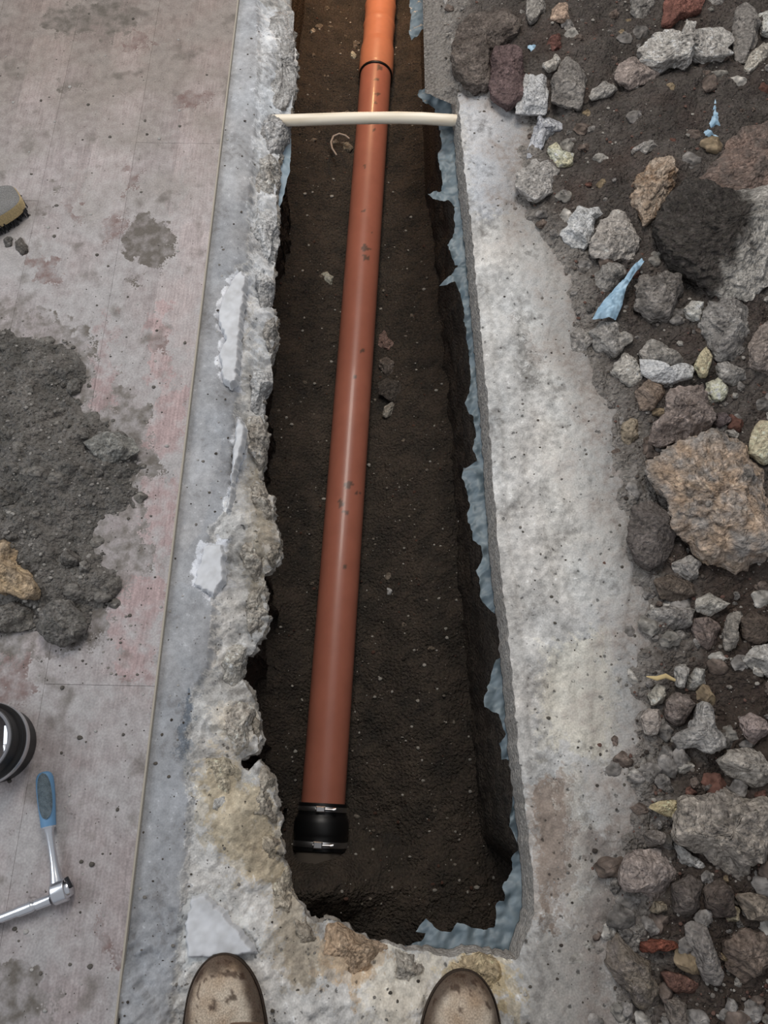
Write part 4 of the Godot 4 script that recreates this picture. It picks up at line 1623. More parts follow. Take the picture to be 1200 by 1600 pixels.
const LUMPS := [
	["410,-20 452,-10 463,80 460,112 446,150 428,160 408,140 404,60", -0.004, 0.085, "c3c2c1", "a5a3a1", 1.0],
	["402,150 430,158 452,165 450,182 434,215 418,225 398,210", -0.008, 0.08, "bdbcbc", "a09d9a", 1.1],
	["396,222 424,215 434,240 431,290 412,305 394,290", -0.014, 0.08, "aea8a0", "c2bfbb", 1.1],
	["391,300 420,312 432,340 428,372 420,405 400,400 388,370", -0.008, 0.08, "dadbdd", "bcbbba", 1.0],
	["398,405 424,412 427,430 418,468 404,480 396,450", -0.010, 0.08, "dadbde", "bdbbb9", 1.0],
	["402,478 424,478 430,500 430,518 423,548 406,560 398,520", -0.020, 0.08, "b3afaa", "948f89", 1.2],
	["396,560 420,556 422,582 409,602 408,640 392,635 386,600", -0.010, 0.08, "dcdcde", "bcbab8", 1.0],
	["382,642 406,640 414,672 413,712 398,728 380,705", -0.012, 0.08, "bcb6ae", "9d968d", 1.2],
	["388,735 408,740 424,770 422,800 400,812 384,790", -0.018, 0.08, "a69e93", "bdb6ac", 1.3],
	["402,800 427,803 437,838 437,868 420,888 404,880 396,840", -0.034, 0.07, "a79f93", "8e867b", 1.3],
	["385,820 402,820 406,880 395,905 376,895 372,850", -0.008, 0.07, "bcb5ab", "9f978c", 1.3],
	["380,900 410,898 415,950 410,985 388,1000 372,985 374,930", -0.014, 0.08, "b7b1a8", "9b948a", 1.3],
	["352,985 384,1000 374,1040 374,1056 356,1080 340,1075 340,1030", -0.010, 0.07, "b4afa6", "c6c1b9", 1.1],
	["338,1105 370,1088 396,1100 394,1130 384,1163 364,1177 340,1168 330,1138", -0.004, 0.075, "cfc7bb", "b3aaa0", 0.9],
	["392,1092 404,1122 407,1148 402,1167 388,1166 392,1130", -0.040, 0.06, "a9a195", "928a7f", 1.1],
	["310,1180 345,1182 372,1205 368,1240 340,1262 312,1245 303,1210", -0.010, 0.06, "b1a692", "c4bba9", 1.2],
	["376,1212 408,1190 420,1208 430,1262 425,1290 395,1295 372,1260", -0.020, 0.075, "b8b0a3", "9f978c", 1.2],
	["322,1240 350,1236 358,1262 340,1280 322,1268", -0.003, 0.05, "d4d4d3", "bcbab6", 0.9],
	["388,1292 428,1290 440,1320 440,1345 425,1372 398,1350", -0.026, 0.07, "b8ad99", "a0968a", 1.2],
	["400,1368 446,1350 454,1392 470,1422 455,1450 420,1430", -0.024, 0.07, "ada394", "c0b6a5", 1.2],
	["452,1428 476,1432 498,1446 504,1490 480,1505 450,1480", -0.026, 0.07, "a99f91", "958c80", 1.2],
	["505,1446 524,1443 544,1455 570,1470 612,1484 590,1522 562,1562 515,1530 500,1490", -0.012, 0.07, "b9a087", "a6937f", 0.8],
	["618,1486 650,1494 672,1512 665,1545 625,1560 596,1540", -0.018, 0.06, "b7b1a7", "9d968d", 1.2],
	["400,1510 450,1500 480,1530 475,1575 430,1590 395,1560", -0.010, 0.05, "a39a8f", "b6afa5", 1.2],
	["520,1560 580,1568 600,1600 580,1640 520,1640 500,1600", -0.012, 0.05, "b9b5ac", "a49e95", 1.1],
	["700,1508 752,1489 798,1512 800,1556 745,1550 694,1530", -0.012, 0.05, "c3b292", "b09f84", 0.8],
]

const ROCKS := [
	["stone", "712,45 735,15 790,12 812,35 808,62 780,72 768,100 766,132 745,138 722,125 705,100 705,70", 0.085, "5a524d", "756c66", "big dark brown-grey stone at the top corner of the trench", "stone"],
	["brick_fragment", "772,75 800,62 822,80 828,110 818,150 795,168 772,152 763,130 766,95", 0.075, "625352", "7a6867", "purplish brown brick lump against the big dark stone at the top", "brick", "soil", 0.6],
	["plaster_block", "824,106 833,117 862,117 858,150 855,176 806,174 810,145", 0.05, "d8d8da", "bdbdbf", "square white plaster block beside the purplish brick lump", "rubble", "soil", 0.6],
	["stone", "893,82 910,95 920,120 915,145 908,170 885,164 862,155 863,125 872,105", 0.06, "77726e", "8f8a85", "smooth grey stone right of the white plaster block", "stone", "soil", 0.6],
	["plaster_chip", "860,92 872,84 878,92 870,106 856,111 847,99", 0.03, "cfcac2", "aca69e", "small white chip just above the smooth grey stone", "rubble"],
	["stone", "862,15 885,12 891,30 882,38 858,32", 0.03, "c4ab98", "a58f7f", "small pinkish tan stone near the top of the heap", "stone"],
	["stone", "822,0 848,-4 852,18 838,35 828,40 820,25", 0.035, "85817c", "a19c96", "grey stone at the top edge left of the pinkish tan one", "stone"],
	["brick_fragment", "858,60 878,55 880,78 862,80 853,70", 0.025, "7a5750", "644842", "small dark red brick bit below the pinkish tan stone", "brick"],
	["stone", "965,103 990,93 1012,100 1032,115 1020,125 985,137 966,130 959,117", 0.045, "8f837d", "a99c95", "pinkish grey stone left of and below the long white rubble lump", "stone"],
	["concrete_lump", "925,140 945,128 968,138 955,150 925,158 918,152", 0.025, "a19d98", "86817c", "flat pale rubble lump right of the smooth grey stone", "rubble"],
	["concrete_lump", "995,85 1012,60 1040,55 1060,60 1072,33 1085,38 1085,50 1120,45 1143,55 1140,85 1105,98 1085,90 1075,107 1050,100 1030,110 1000,100", 0.065, "a29d98", "d0cbc5", "long knobbly grey-white concrete lump near the top right", "concrete", "soil", 1.3],
	["brick_fragment", "1040,-10 1105,-10 1096,18 1062,28 1050,40 1033,38", 0.05, "8a6157", "74524a", "red brick piece at the top edge above the long knobbly lump", "brick", "soil", 0.5],
	["stone", "1148,12 1165,0 1182,12 1188,40 1182,70 1165,100 1150,95 1144,60", 0.05, "7d7874", "928d88", "upright oblong grey stone right of the long knobbly lump", "stone", "soil", 0.6],
	["plaster_chip", "1186,20 1205,12 1225,30 1215,55 1190,52", 0.04, "d5d0c8", "b8b2aa", "whitish lump cut by the frame at the top right corner", "rubble"],
	["concrete_lump", "1160,108 1170,85 1200,65 1215,72 1190,100 1170,115", 0.035, "c2bbb0", "a49d93", "slanting pale sliver of rubble below the whitish corner lump", "rubble"],
	["stone", "1098,-8 1135,-8 1132,8 1115,14 1100,8", 0.03, "8e8a86", "a7a29d", "round grey stone at the top edge beside the red brick piece", "stone"],
	["stone", "984,-5 1030,-5 1025,15 1000,32 985,18", 0.04, "7c7874", "94908b", "grey stone at the top edge left of the red brick piece", "stone"],
	["plaster_chip", "842,185 865,185 888,198 862,212 845,230 838,248 823,245 828,215", 0.04, "c9cad0", "a9aab0", "long bluish white rubble piece below the white plaster block", "rubble"],
	["plaster_chip", "853,233 868,223 880,237 898,240 895,258 872,260 862,247", 0.028, "e3dcbc", "cfc6a4", "cream yellow bent plaster piece beside the bluish white one", "rubble", "soil", 0.6],
	["stone", "1060,236 1073,245 1070,265 1055,290 1035,325 1022,345 1005,355 1000,335 985,315 985,295 998,265 1020,250 1040,245", 0.065, "8d7560", "b4a596", "slanting brown and grey stone left of the huge dark boulder", "stone", "soil", 1.2],
	["concrete_lump", "985,233 1005,220 1028,216 1030,228 1008,242 1003,234", 0.02, "a7a29d", "8d8984", "flat grey sliver lying alone on dark soil above the brown stone", "rubble"],
	["plaster_block", "905,322 925,325 945,320 950,335 930,345 928,370 915,392 895,385 872,365 885,345", 0.05, "e0e1e3", "bdbdbc", "white angular plaster lump beside the concrete edge", "rubble"],
	["concrete_lump", "955,330 985,325 1000,345 1003,375 995,400 960,410 930,400 920,385 935,352", 0.06, "9f9993", "b8b1aa", "pale grey concrete lump right of the white angular plaster", "concrete"],
	["boulder", "1205,182 1240,190 1260,260 1240,300 1150,298 1108,285 1095,272 1110,250 1135,215 1165,190", 0.085, "86736a", "6b625d", "reddish brown boulder at the right edge above the huge dark one", "boulder", "soil", 0.8],
	["boulder", "1060,285 1100,282 1150,300 1210,290 1240,330 1230,420 1205,450 1175,472 1130,465 1095,445 1060,420 1035,395 1020,360 1035,315", 0.11, "46423f", "aaa6a0", "huge boulder, dark on one side, at the right edge", "boulder", "soil", 1.2],
	["concrete_lump", "803,275 830,250 865,250 875,270 862,290 863,305 835,320 815,308 803,298", 0.04, "9a9692", "b3afab", "broad flat grey concrete piece on the slab below the bluish white one", "concrete"],
	["plaster_chip", "815,405 830,398 838,410 835,422 826,427", 0.018, "dcd5be", "c3bba3", "small cream chip lying on the grey concrete ledge", "rubble"],
	["boulder", "995,430 1030,418 1058,435 1066,460 1060,485 1045,500 1020,500 998,480 993,455", 0.075, "67625e", "8e8883", "rounded dark grey stone right of the blue film scrap", "stone", "soil", 1.1],
	["stone", "928,425 950,410 978,412 985,425 965,445 945,462 930,448", 0.04, "85817d", "9d9994", "grey stone behind the blue film scrap", "stone"],
	["plaster_chip", "1080,468 1098,468 1104,480 1095,505 1075,498 1066,485", 0.035, "d2cec7", "b0aba5", "small whitish lump between the dark grey stone and the grey block", "rubble"],
	["concrete_lump", "1105,475 1140,468 1172,475 1180,495 1172,520 1165,548 1145,565 1118,560 1110,530 1092,505", 0.07, "7c7875", "989490", "grey concrete block under the huge dark boulder", "concrete"],
	["stone", "1115,570 1135,563 1170,580 1172,590 1150,600 1125,597", 0.035, "8b8783", "a29e99", "flat grey stone under the grey concrete block", "stone"],
	["boulder", "1185,510 1215,490 1240,540 1220,590 1172,575 1172,540", 0.06, "827872", "9c918a", "brownish grey lump cut by the right edge beside the grey block", "stone"],
	["concrete_lump", "920,515 940,500 965,498 972,520 977,545 960,558 930,545", 0.05, "8f8b87", "a9a5a0", "grey lump touching the lower end of the blue film scrap", "concrete"],
	["plaster_chip", "890,520 905,510 920,520 927,535 915,548 897,545", 0.03, "b3aea8", "96918c", "pale pebble-sized lump left of the grey lump by the film", "rubble"],
	["concrete_lump", "960,565 975,548 995,548 1005,570 1005,595 985,605 968,598 955,580", 0.05, "a7a29b", "c9c4bc", "rounded pale concrete lump left of the bright white plaster slab", "concrete"],
	["concrete_lump", "1000,548 1012,528 1030,540 1060,553 1083,566 1070,572 1040,576 1010,566", 0.055, "8b8680", "a39e98", "grey lump from which the bright white plaster slab sticks out", "concrete"],
	["plaster_block", "999,558 1020,565 1045,578 1070,568 1086,575 1082,590 1050,600 1020,595 1002,582", 0.045, "f0f0f3", "e2e3e7", "bright white plaster slab, whitest piece in the heap", "rubble", "soil", 0.4],
	["stone", "992,610 1010,595 1038,597 1040,615 1020,640 1002,640", 0.05, "7d6d60", "94857a", "brown stone just under the bright white plaster slab", "stone", "soil", 0.7],
	["boulder", "1045,605 1060,598 1095,600 1103,625 1118,650 1105,675 1080,690 1040,697 1012,690 1020,660 1038,640", 0.075, "7c706a", "9a8e88", "pinkish grey boulder above the big tan one", "boulder"],
	["stone", "1105,540 1112,560 1108,588 1095,590 1083,570 1095,550", 0.035, "c9bd9f", "a99f88", "small yellowish wedge right of the bright white plaster slab", "stone"],
	["plaster_chip", "1105,595 1125,590 1142,605 1130,625 1112,632 1100,615", 0.035, "d6cfba", "b5af9e", "cream lump below the yellowish wedge", "rubble"],
	["stone", "972,660 985,653 998,663 998,685 982,697 970,685", 0.04, "a89b88", "8c8070", "small tan stone beside the concrete left of the pinkish boulder", "stone"],
	["boulder", "1012,720 1040,705 1060,690 1090,677 1130,680 1150,690 1175,715 1198,735 1203,770 1205,830 1195,880 1150,893 1110,885 1085,865 1065,840 1040,825 1035,790 1018,760", 0.12, "b39c87", "938d88", "biggest tan boulder of rough broken concrete at the right", "boulder", "soil", 1.5],
	["stone", "1185,655 1215,660 1220,720 1195,727 1167,710 1172,685", 0.05, "d8c9ae", "c0b197", "smooth cream block cut by the right edge above the tan boulder", "stone", "soil", 0.5],
	["stone", "1118,645 1135,642 1142,660 1125,670 1113,662", 0.028, "645a5a", "7a6f6e", "small dark purple stone right of the pinkish boulder", "stone"],
	["stone", "1132,672 1143,670 1154,682 1152,692 1138,686", 0.025, "a09b95", "8a857f", "small grey stone above the tan boulder's top", "stone"],
	["boulder", "990,790 1020,780 1045,795 1057,830 1055,860 1035,885 1015,893 990,872 980,840", 0.06, "5e5855", "736c68", "smooth dark grey boulder left of the biggest tan boulder", "boulder", "soil", 0.6],
	["concrete_lump", "1050,880 1080,864 1097,872 1093,905 1075,910 1055,895", 0.04, "aaa5a0", "8f8a86", "pale grey lump right under the smooth dark boulder", "concrete"],
	["clod", "1020,905 1050,895 1085,912 1088,930 1060,942 1030,938", 0.04, "655b53", "766b62", "dark soil clod under the pale grey lump", "clod"],
	["concrete_lump", "1012,955 1040,945 1060,950 1085,950 1080,980 1050,985 1015,975", 0.04, "a5a19c", "87827e", "flat pale lump beside the slab below the dark clod", "concrete"],
	["plaster_chip", "1088,935 1110,925 1140,945 1125,955 1110,963 1088,955", 0.035, "c6c1b8", "a29d95", "whitish rubble piece below the biggest tan boulder", "rubble"],
	["stone", "1085,965 1105,960 1125,980 1120,1005 1110,1018 1090,1000 1080,980", 0.045, "796c66", "8f827c", "brown stone under the whitish rubble piece", "stone"],
	["concrete_lump", "1138,955 1158,955 1150,985 1152,1010 1135,1020 1130,990", 0.035, "a39c94", "8a847d", "narrow upright pale piece right of the brown stone", "rubble"],
	["clod", "1152,965 1180,950 1210,965 1210,1000 1180,1008 1158,1000", 0.05, "564c45", "685d55", "dark brown clod at the right edge above the pale pointed lump", "clod"],
	["concrete_lump", "1157,1030 1180,1010 1210,1003 1225,1040 1205,1060 1175,1045", 0.04, "b5b1ac", "98948f", "pale pointed lump cut by the right edge halfway down", "concrete"],
	["plaster_chip", "1055,1042 1070,1036 1080,1045 1068,1078 1056,1072", 0.035, "c9c5bf", "aaa6a1", "small upright whitish chip below the narrow curved piece", "rubble"],
	["stone", "1075,1060 1085,1042 1100,1045 1105,1070 1090,1080 1075,1075", 0.035, "96928d", "adaaa4", "grey lump right beside the small upright whitish chip", "stone"],
	["plaster_chip", "1012,1085 1025,1068 1040,1070 1045,1085 1035,1100 1018,1105", 0.035, "cbc4b8", "aaa498", "pale round lump beside the slab left of the brown knobbly stone", "rubble"],
	["stone", "1042,1095 1055,1080 1080,1082 1087,1105 1075,1130 1055,1135 1040,1120", 0.05, "6c625d", "8b807a", "round knobbly brown stone above the three-pointed grey lump", "stone", "soil", 1.2],
	["stone", "1000,1120 1015,1105 1030,1110 1038,1130 1025,1150 1008,1148", 0.04, "c3b8af", "a69c95", "pinkish white stone beside the slab left of the three-pointed lump", "stone"],
	["concrete_lump", "1090,1093 1108,1100 1118,1130 1135,1150 1130,1168 1105,1178 1088,1165 1062,1172 1050,1150 1075,1135 1085,1115", 0.06, "8c8884", "aaa6a2", "three-pointed grey concrete lump in the lower right heap", "concrete", "soil", 1.1],
	["stone", "1155,1120 1175,1112 1198,1125 1200,1150 1180,1165 1162,1150", 0.045, "a3948f", "887b76", "pinkish stone right of the three-pointed grey lump", "stone"],
	["concrete_lump", "1122,1190 1140,1172 1180,1170 1215,1185 1220,1220 1180,1232 1150,1215 1130,1205", 0.055, "9b948c", "b7b0a7", "rough pale lump at the right edge below the pinkish stone", "concrete", "soil", 1.3],
	["boulder", "1058,1250 1085,1240 1110,1230 1145,1230 1165,1245 1195,1245 1215,1270 1205,1330 1175,1365 1172,1393 1155,1390 1130,1360 1100,1340 1085,1330 1052,1315 1050,1295 1053,1270", 0.09, "857e78", "a39a90", "big jagged grey slab of concrete in the lower right corner", "boulder", "soil", 1.2],
	["stone", "1008,1260 1030,1250 1062,1246 1060,1282 1030,1272", 0.035, "d3c3a0", "bfae8b", "pointed cream chip sticking out left of the big jagged slab", "stone", "soil", 0.5],
	["concrete_lump", "1050,1312 1085,1335 1112,1352 1095,1364 1065,1352", 0.035, "918e8a", "a9a6a2", "grey piece half under the lower side of the big jagged slab", "concrete"],
	["stone", "1005,1300 1020,1294 1040,1302 1040,1325 1012,1325", 0.035, "6d6661", "7e7772", "squarish dark grey stone above the flat pinkish grey rock", "stone", "soil", 0.6],
	["boulder", "970,1350 985,1330 1015,1323 1040,1325 1050,1340 1068,1355 1060,1375 1045,1395 1030,1408 1018,1412 1000,1395 975,1392 966,1375", 0.06, "a3968f", "8d837e", "flat pinkish grey rock left of the big jagged slab", "boulder", "soil", 0.8],
	["stone", "1013,1425 1022,1408 1038,1408 1045,1422 1030,1431", 0.03, "9d9180", "83796b", "small tan stone under the flat pinkish grey rock", "stone"],
	["clod", "1050,1385 1075,1365 1100,1380 1098,1420 1075,1440 1052,1425", 0.05, "59524e", "6a625d", "dark earthy lump right of the flat pinkish grey rock", "clod"],
	["clod", "1100,1385 1130,1370 1150,1395 1148,1430 1120,1438 1102,1420", 0.05, "544b46", "655b55", "dark earthy lump under the point of the big jagged slab", "clod"],
	["stone", "950,1475 965,1452 985,1475 1000,1490 1020,1500 1022,1525 1042,1555 1030,1590 1000,1582 980,1550 960,1530 945,1505", 0.065, "857a6c", "776f6a", "long brownish grey stone slanting at the bottom beside the slab", "stone", "soil", 0.9],
	["stone", "1070,1445 1085,1437 1100,1445 1115,1470 1122,1500 1132,1530 1118,1540 1100,1532 1085,1505 1075,1480", 0.05, "7b7571", "8f8984", "narrow grey stone slanting right of the red brick remains", "stone", "soil", 0.8],
	["brick_fragment", "990,1470 1030,1465 1062,1462 1068,1475 1040,1487 1005,1490", 0.035, "8a5546", "6d463b", "reddish brick sliver half buried above the long brownish stone", "brick", "soil", 0.6],
	["brick_fragment", "1030,1515 1060,1520 1095,1535 1090,1560 1060,1555 1040,1540", 0.035, "6e534a", "5c473f", "dark red brick piece right of the long brownish stone", "brick", "soil", 0.6],
	["stone", "1038,1560 1060,1553 1075,1570 1074,1600 1045,1602", 0.04, "7a716a", "8a817a", "squarish grey-brown stone at the bottom edge beside the long one", "stone", "soil", 0.7],
	["stone", "1133,1420 1145,1410 1158,1420 1150,1442 1134,1442", 0.03, "b0a48d", "928874", "yellowish chip under the tail of the big jagged slab", "stone"],
	["stone", "1150,1400 1175,1392 1205,1405 1205,1440 1170,1440", 0.045, "877c71", "9a8f83", "brownish lump at the right edge below the big jagged slab", "stone"],
	["stone", "1125,1470 1160,1450 1205,1460 1210,1520 1165,1540 1135,1515", 0.05, "665a52", "796c63", "broad brown earthy stone in the bottom right corner", "stone"],
	["boulder", "-40,850 0,838 18,845 30,870 45,895 62,915 58,932 40,938 20,930 -10,925 -40,905", 0.055, "c0a787", "a08f7b", "tan stone half in the frame on the left soil pile", "stone", "pile", 1.1, 0.3],
	["clod", "60,952 80,937 110,938 130,960 140,980 120,1000 95,1012 70,1000 57,980", 0.045, "6a6763", "7e7a76", "large round grey clod at the lower end of the left soil pile", "clod", "pile", 0.8],
	["clod", "-30,942 30,945 55,955 52,980 20,990 -30,990", 0.05, "6c6864", "858079", "flat-topped grey clod under the tan stone at the left edge", "clod", "pile", 0.9],
	["concrete_lump", "130,692 160,675 185,672 210,685 221,705 200,715 165,728 150,715 140,705", 0.035, "7b7a76", "908e89", "flat pointed grey stone at the right tip of the left soil pile", "concrete", "pile", 0.9],
	["clod", "93,868 108,857 124,866 126,880 110,888 95,884", 0.035, "6b6763", "7d7974", "round grey clod right of the tan stone", "clod", "pile", 0.7],
	["clod", "122,880 133,872 142,882 138,893 126,893", 0.025, "6f6b66", "84807b", "little clod touching the round grey clod on the left pile", "clod", "pile", 0.7],
	["clod", "154,915 170,900 190,902 191,918 178,935 160,934", 0.025, "6d6964", "7b7772", "rounded clod at the laminate side of the pile's lower end", "clod", "pile", 0.7],
	["clod", "105,595 120,588 130,596 126,612 112,618 102,608", 0.03, "6b6864", "7a7671", "round clod at the upper right rim of the left pile", "clod", "pile", 0.7],
	["clod", "4,375 12,368 20,373 19,384 8,386", 0.014, "6d6a67", "5f5c59", "small round clod below the brush, the left one", "clod", "floor", 0.7],
	["clod", "23,378 33,370 42,382 44,395 34,398 25,390", 0.018, "615d59", "726d68", "small broken clod below the brush, the right one", "clod", "floor", 1.0],
	["plaster_chip", "500,428 511,423 522,432 519,444 508,445 502,438", 0.020, "d5d0c2", "aba596", "cream chip on the trench bed left of the pipe", "rubble", "bed", 0.8],
	["plaster_chip", "604,918 611,918 617,923 611,930 605,929", 0.012, "e8e8e6", "d6d6d4", "bright white chip on the trench bed right of the pipe", "rubble", "bed", 0.5],
	["stone", "612,626 618,628 614,645 604,655 596,650 600,635", 0.02, "b9b3a9", "a29c93", "pale leaf-shaped stone on the trench bed beside the pipe", "stone", "bed", 0.5],
	["stone", "592,520 600,515 608,530 616,536 610,548 598,545 590,538", 0.025, "9a8178", "83706a", "pinkish stone pressed against the pipe's right side", "stone", "bed", 0.8],
	["stone", "592,562 606,557 618,568 616,584 602,588 592,575", 0.025, "6f6660", "857c76", "dark rounded stone below the pinkish one by the pipe", "stone", "bed", 0.8],
	["clod", "590,598 608,590 628,600 628,622 610,628 592,618", 0.02, "55504c", "625c57", "dark clod on the bed between the two stones by the pipe", "clod", "bed", 0.8],
	["plaster_chip", "546,85 551,78 558,86 554,92 547,90", 0.02, "ddd0bb", "c9bda8", "cream chip lying left of the orange pipe socket", "rubble", "bed", 0.6],
	["plaster_chip", "483,48 490,45 494,49 487,53", 0.014, "d6cabb", "c4b8a8", "pale chip on the far left of the trench bed", "rubble", "bed", 0.6],
	["stone", "533,225 546,222 553,230 548,238 536,236", 0.02, "9c9283", "857c6f", "grey-brown stone beside the thin wire on the trench bed", "stone", "bed", 0.8],
]

func build_small_stones() -> void:
	# loose rubble too small to tell apart: a few shapes in a few tones
	var kinds := [
		["grey", ["827d79", "9c9793"], "small grey rubble stone lying loose among the bigger rocks of the heap", 0.34],
		["pale", ["bdb8b1", "9b968f"], "small whitish rubble chip lying loose among the bigger rocks of the heap", 0.13],
		["brown", ["6d6058", "857870"], "small brown earthy stone lying loose among the bigger rocks of the heap", 0.32],
		["red", ["7d5b51", "695048"], "small reddish brick crumb lying loose among the bigger rocks of the heap", 0.07],
		["tan", ["b39f86", "99886f"], "small tan stone lying loose among the bigger rocks of the heap", 0.07],
	]
	var shapes := {}
	for q in kinds:
		var list := []
		for s in 6:
			list.append(rock_mesh(circle(0.01, 8, s * 7 + 3), 0.0125, s * 13 + hash(q[0]) % 1000, hexlin(q[1][0]), hexlin(q[1][1]), 1.15, 28, 14))
		shapes[q[0]] = list
	var taken := []
	for q in ROCKS:
		taken.append(pts(q[1], 0.03))
	var made := 0
	var tries := 0
	while made < 298 and tries < 9000:
		tries += 1
		var px := rng.randf_range(700.0, 1215.0)
		var py := rng.randf_range(-15.0, 1615.0)
		var p := pix(px, py, 0.03)
		var d := p.x - along(soil_edge, p.y)
		if d < -0.035:
			continue
		if (d < 0.02 and rng.randf() > 0.6) or (py < 820.0 and rng.randf() > 0.6):
			continue
		var size := 0.65 + 1.9 * pow(rng.randf(), 1.9)
		var bad := false
		for t in taken:
			if Geometry2D.is_point_in_polygon(p, t):
				bad = true
				break
		if bad or (n_fbm.get_noise_2d(p.x * 0.5, p.y * 0.5) < -0.18 and rng.randf() < 0.7):
			continue
		# the bare patch of fine dark soil near the top keeps few stones
		if px > 920.0 and px < 1090.0 and py > 150.0 and py < 320.0 and rng.randf() < 0.75:
			continue
		var u := rng.randf() * (0.6 if d < 0.09 else 1.0)
		var kind: Array = kinds[0]
		for q in kinds:
			u -= q[3]
			if u <= 0.0:
				kind = q
				break
		var b := Basis().rotated(Vector3.UP, rng.randf() * TAU).scaled(Vector3(rng.randf_range(0.8, 1.3), rng.randf_range(0.7, 1.0), rng.randf_range(0.8, 1.1)) * size)
		var y := maxf(soil_h(p.x, p.y), -0.004) - 0.003 * size
		var o := part("rubble_stone", shapes[kind[0]][rng.randi() % 6], M.stone, self, Transform3D(b, Vector3(p.x, y, p.y)))
		tag(o, kind[2], "stone", "loose %s rubble in the heap" % kind[0])
		made += 1

func build_bed_stones() -> void:
	var shapes := []
	for k in 5:
		shapes.append(rock_mesh(circle(0.01, 8, k * 9 + 4), 0.0125, k * 17 + 2, hexlin("7b7063"), hexlin("a3978a"), 0.9, 24, 12))
	var made := 0
	while made < 42:
		var near := made < 26
		var p := pix(rng.randf_range(490.0, 560.0) if near else rng.randf_range(470.0, 700.0), rng.randf_range(0.0, 250.0) if near else rng.randf_range(250.0, 1350.0), SOIL_LOW + 0.03)
		if absf(p.x - pipe_x(p.y)) < 0.075:
			continue
		var size := 0.5 + 1.1 * pow(rng.randf(), 2.0)
		var b := Basis().rotated(Vector3.UP, rng.randf() * TAU).scaled(Vector3(rng.randf_range(0.8, 1.4), rng.randf_range(0.6, 0.9), rng.randf_range(0.8, 1.1)) * size)
		var o := part("bed_stone", shapes[made % 5], M.stone, self, Transform3D(b, Vector3(p.x, bed_h(p.x, p.y, 0.0) - 0.004 * size, p.y)))
		tag(o, "small brown stone half sunk in the dark soil of the trench bed", "stone", "small stones on the trench bed")
		made += 1

func build_pile_crumbs() -> void:
	var shapes := []
	for k in 4:
		shapes.append(rock_mesh(circle(0.01, 8, k * 5 + 1), 0.0125, k * 11 + 9, rockcol("5b5855"), rockcol("77736e"), 0.8, 20, 10))
	var made := 0
	while made < 85:
		var p := pix(rng.randf_range(-20.0, 222.0), rng.randf_range(500.0, 1010.0), 0.02)
		if not Geometry2D.is_point_in_polygon(p, pile):
			continue
		var size := 0.45 + 1.1 * pow(rng.randf(), 2.2)
		var b := Basis().rotated(Vector3.UP, rng.randf() * TAU).scaled(Vector3(rng.randf_range(0.8, 1.4), rng.randf_range(0.7, 1.0), rng.randf_range(0.8, 1.1)) * size)
		var o := part("soil_crumb", shapes[made % 4], M.stone, self, Transform3D(b, Vector3(p.x, ground_at(p.x, p.y, "pile") - 0.004 * size, p.y)))
		tag(o, "small grey-brown earth crumb lying on the left soil pile", "clod", "earth crumbs on the left soil pile")
		made += 1

func build_film_scraps() -> void:
	var c1 := hexlin("a9c6da")
	var c2 := hexlin("86a6bd")
	var list := [
		["1003,402 1006,410 990,430 978,450 976,462 972,478 963,498 940,497 925,500 935,480 950,462 960,450 975,435 990,415", 0.050, "pale blue plastic film scrap stretched between two stones in the heap"],
		["1116,158 1122,170 1121,188 1126,200 1118,196 1114,208 1124,214 1112,212 1104,218 1093,228 1098,210 1110,190 1114,170", 0.055, "small pale blue film scrap on dark soil near the top right"],
		["816,62 826,70 838,72 841,84 835,92 826,80", 0.035, "tiny pale blue film scrap behind the purplish brick lump"],
	]
	for q in list:
		var poly := pts(q[0], q[1])
		var c := Vector2.ZERO
		for p in poly:
			c += p / poly.size()
		var lo: Vector2 = poly[0]
		var hi: Vector2 = poly[0]
		for p in poly:
			lo = lo.min(p)
			hi = hi.max(p)
		var cell := 0.0025
		var level: float = q[1]
		var hf := func(x, z, d): return level + 0.012 * n_fbm.get_noise_2d(x * 3.0, z * 3.0) + 0.004 * n_mid.get_noise_2d(x, z) + 0.008 * minf(d / 0.015, 1.0)
		var cf := func(x, _y, z): return c1.lerp(c2, clampf(0.5 + n_mid.get_noise_2d(x, z), 0.0, 1.0))
		var m := sheet(lo.x - 0.01, lo.y - 0.01, int((hi.x - lo.x + 0.02) / cell), int((hi.y - lo.y + 0.02) / cell), cell, poly, true, 0.02, hf, cf)
		var o := part("film_scrap", m, M.film, self)
		tag(o, q[2], "plastic film")

func build_wire() -> void:
	var path := PackedVector3Array()
	var rad := PackedFloat32Array()
	var raw := [[526, 243], [519, 232], [517, 222], [521, 213], [530, 209], [540, 212], [548, 219]]
	for i in raw.size() - 1:
		for k in 4:
			var t := k / 4.0
			var p := pix3(lerpf(raw[i][0], raw[i + 1][0], t), lerpf(raw[i][1], raw[i + 1][1], t), SOIL_LOW + 0.07)
			path.append(p)
			rad.append(0.0034)
	var o := part("wire_loop", tube(path, rad, 8), mat(Color("b5a79c"), 0.5), self)
	tag(o, "thin pale curl of wire on the trench bed left of the pipe", "wire")
	var s := PackedVector3Array([pix3(1010, 1057, 0.035), pix3(1026, 1060, 0.042), pix3(1040, 1056, 0.040), pix3(1055, 1063, 0.036)])
	var o2 := part("wood_splinter", tube(s, PackedFloat32Array([0.001, 0.0042, 0.0045, 0.0025]), 7, true, 0.6), mat(Color("c3ad7e"), 0.8), self)
	tag(o2, "yellowish wood splinter above the pale round lump beside the slab", "wood")

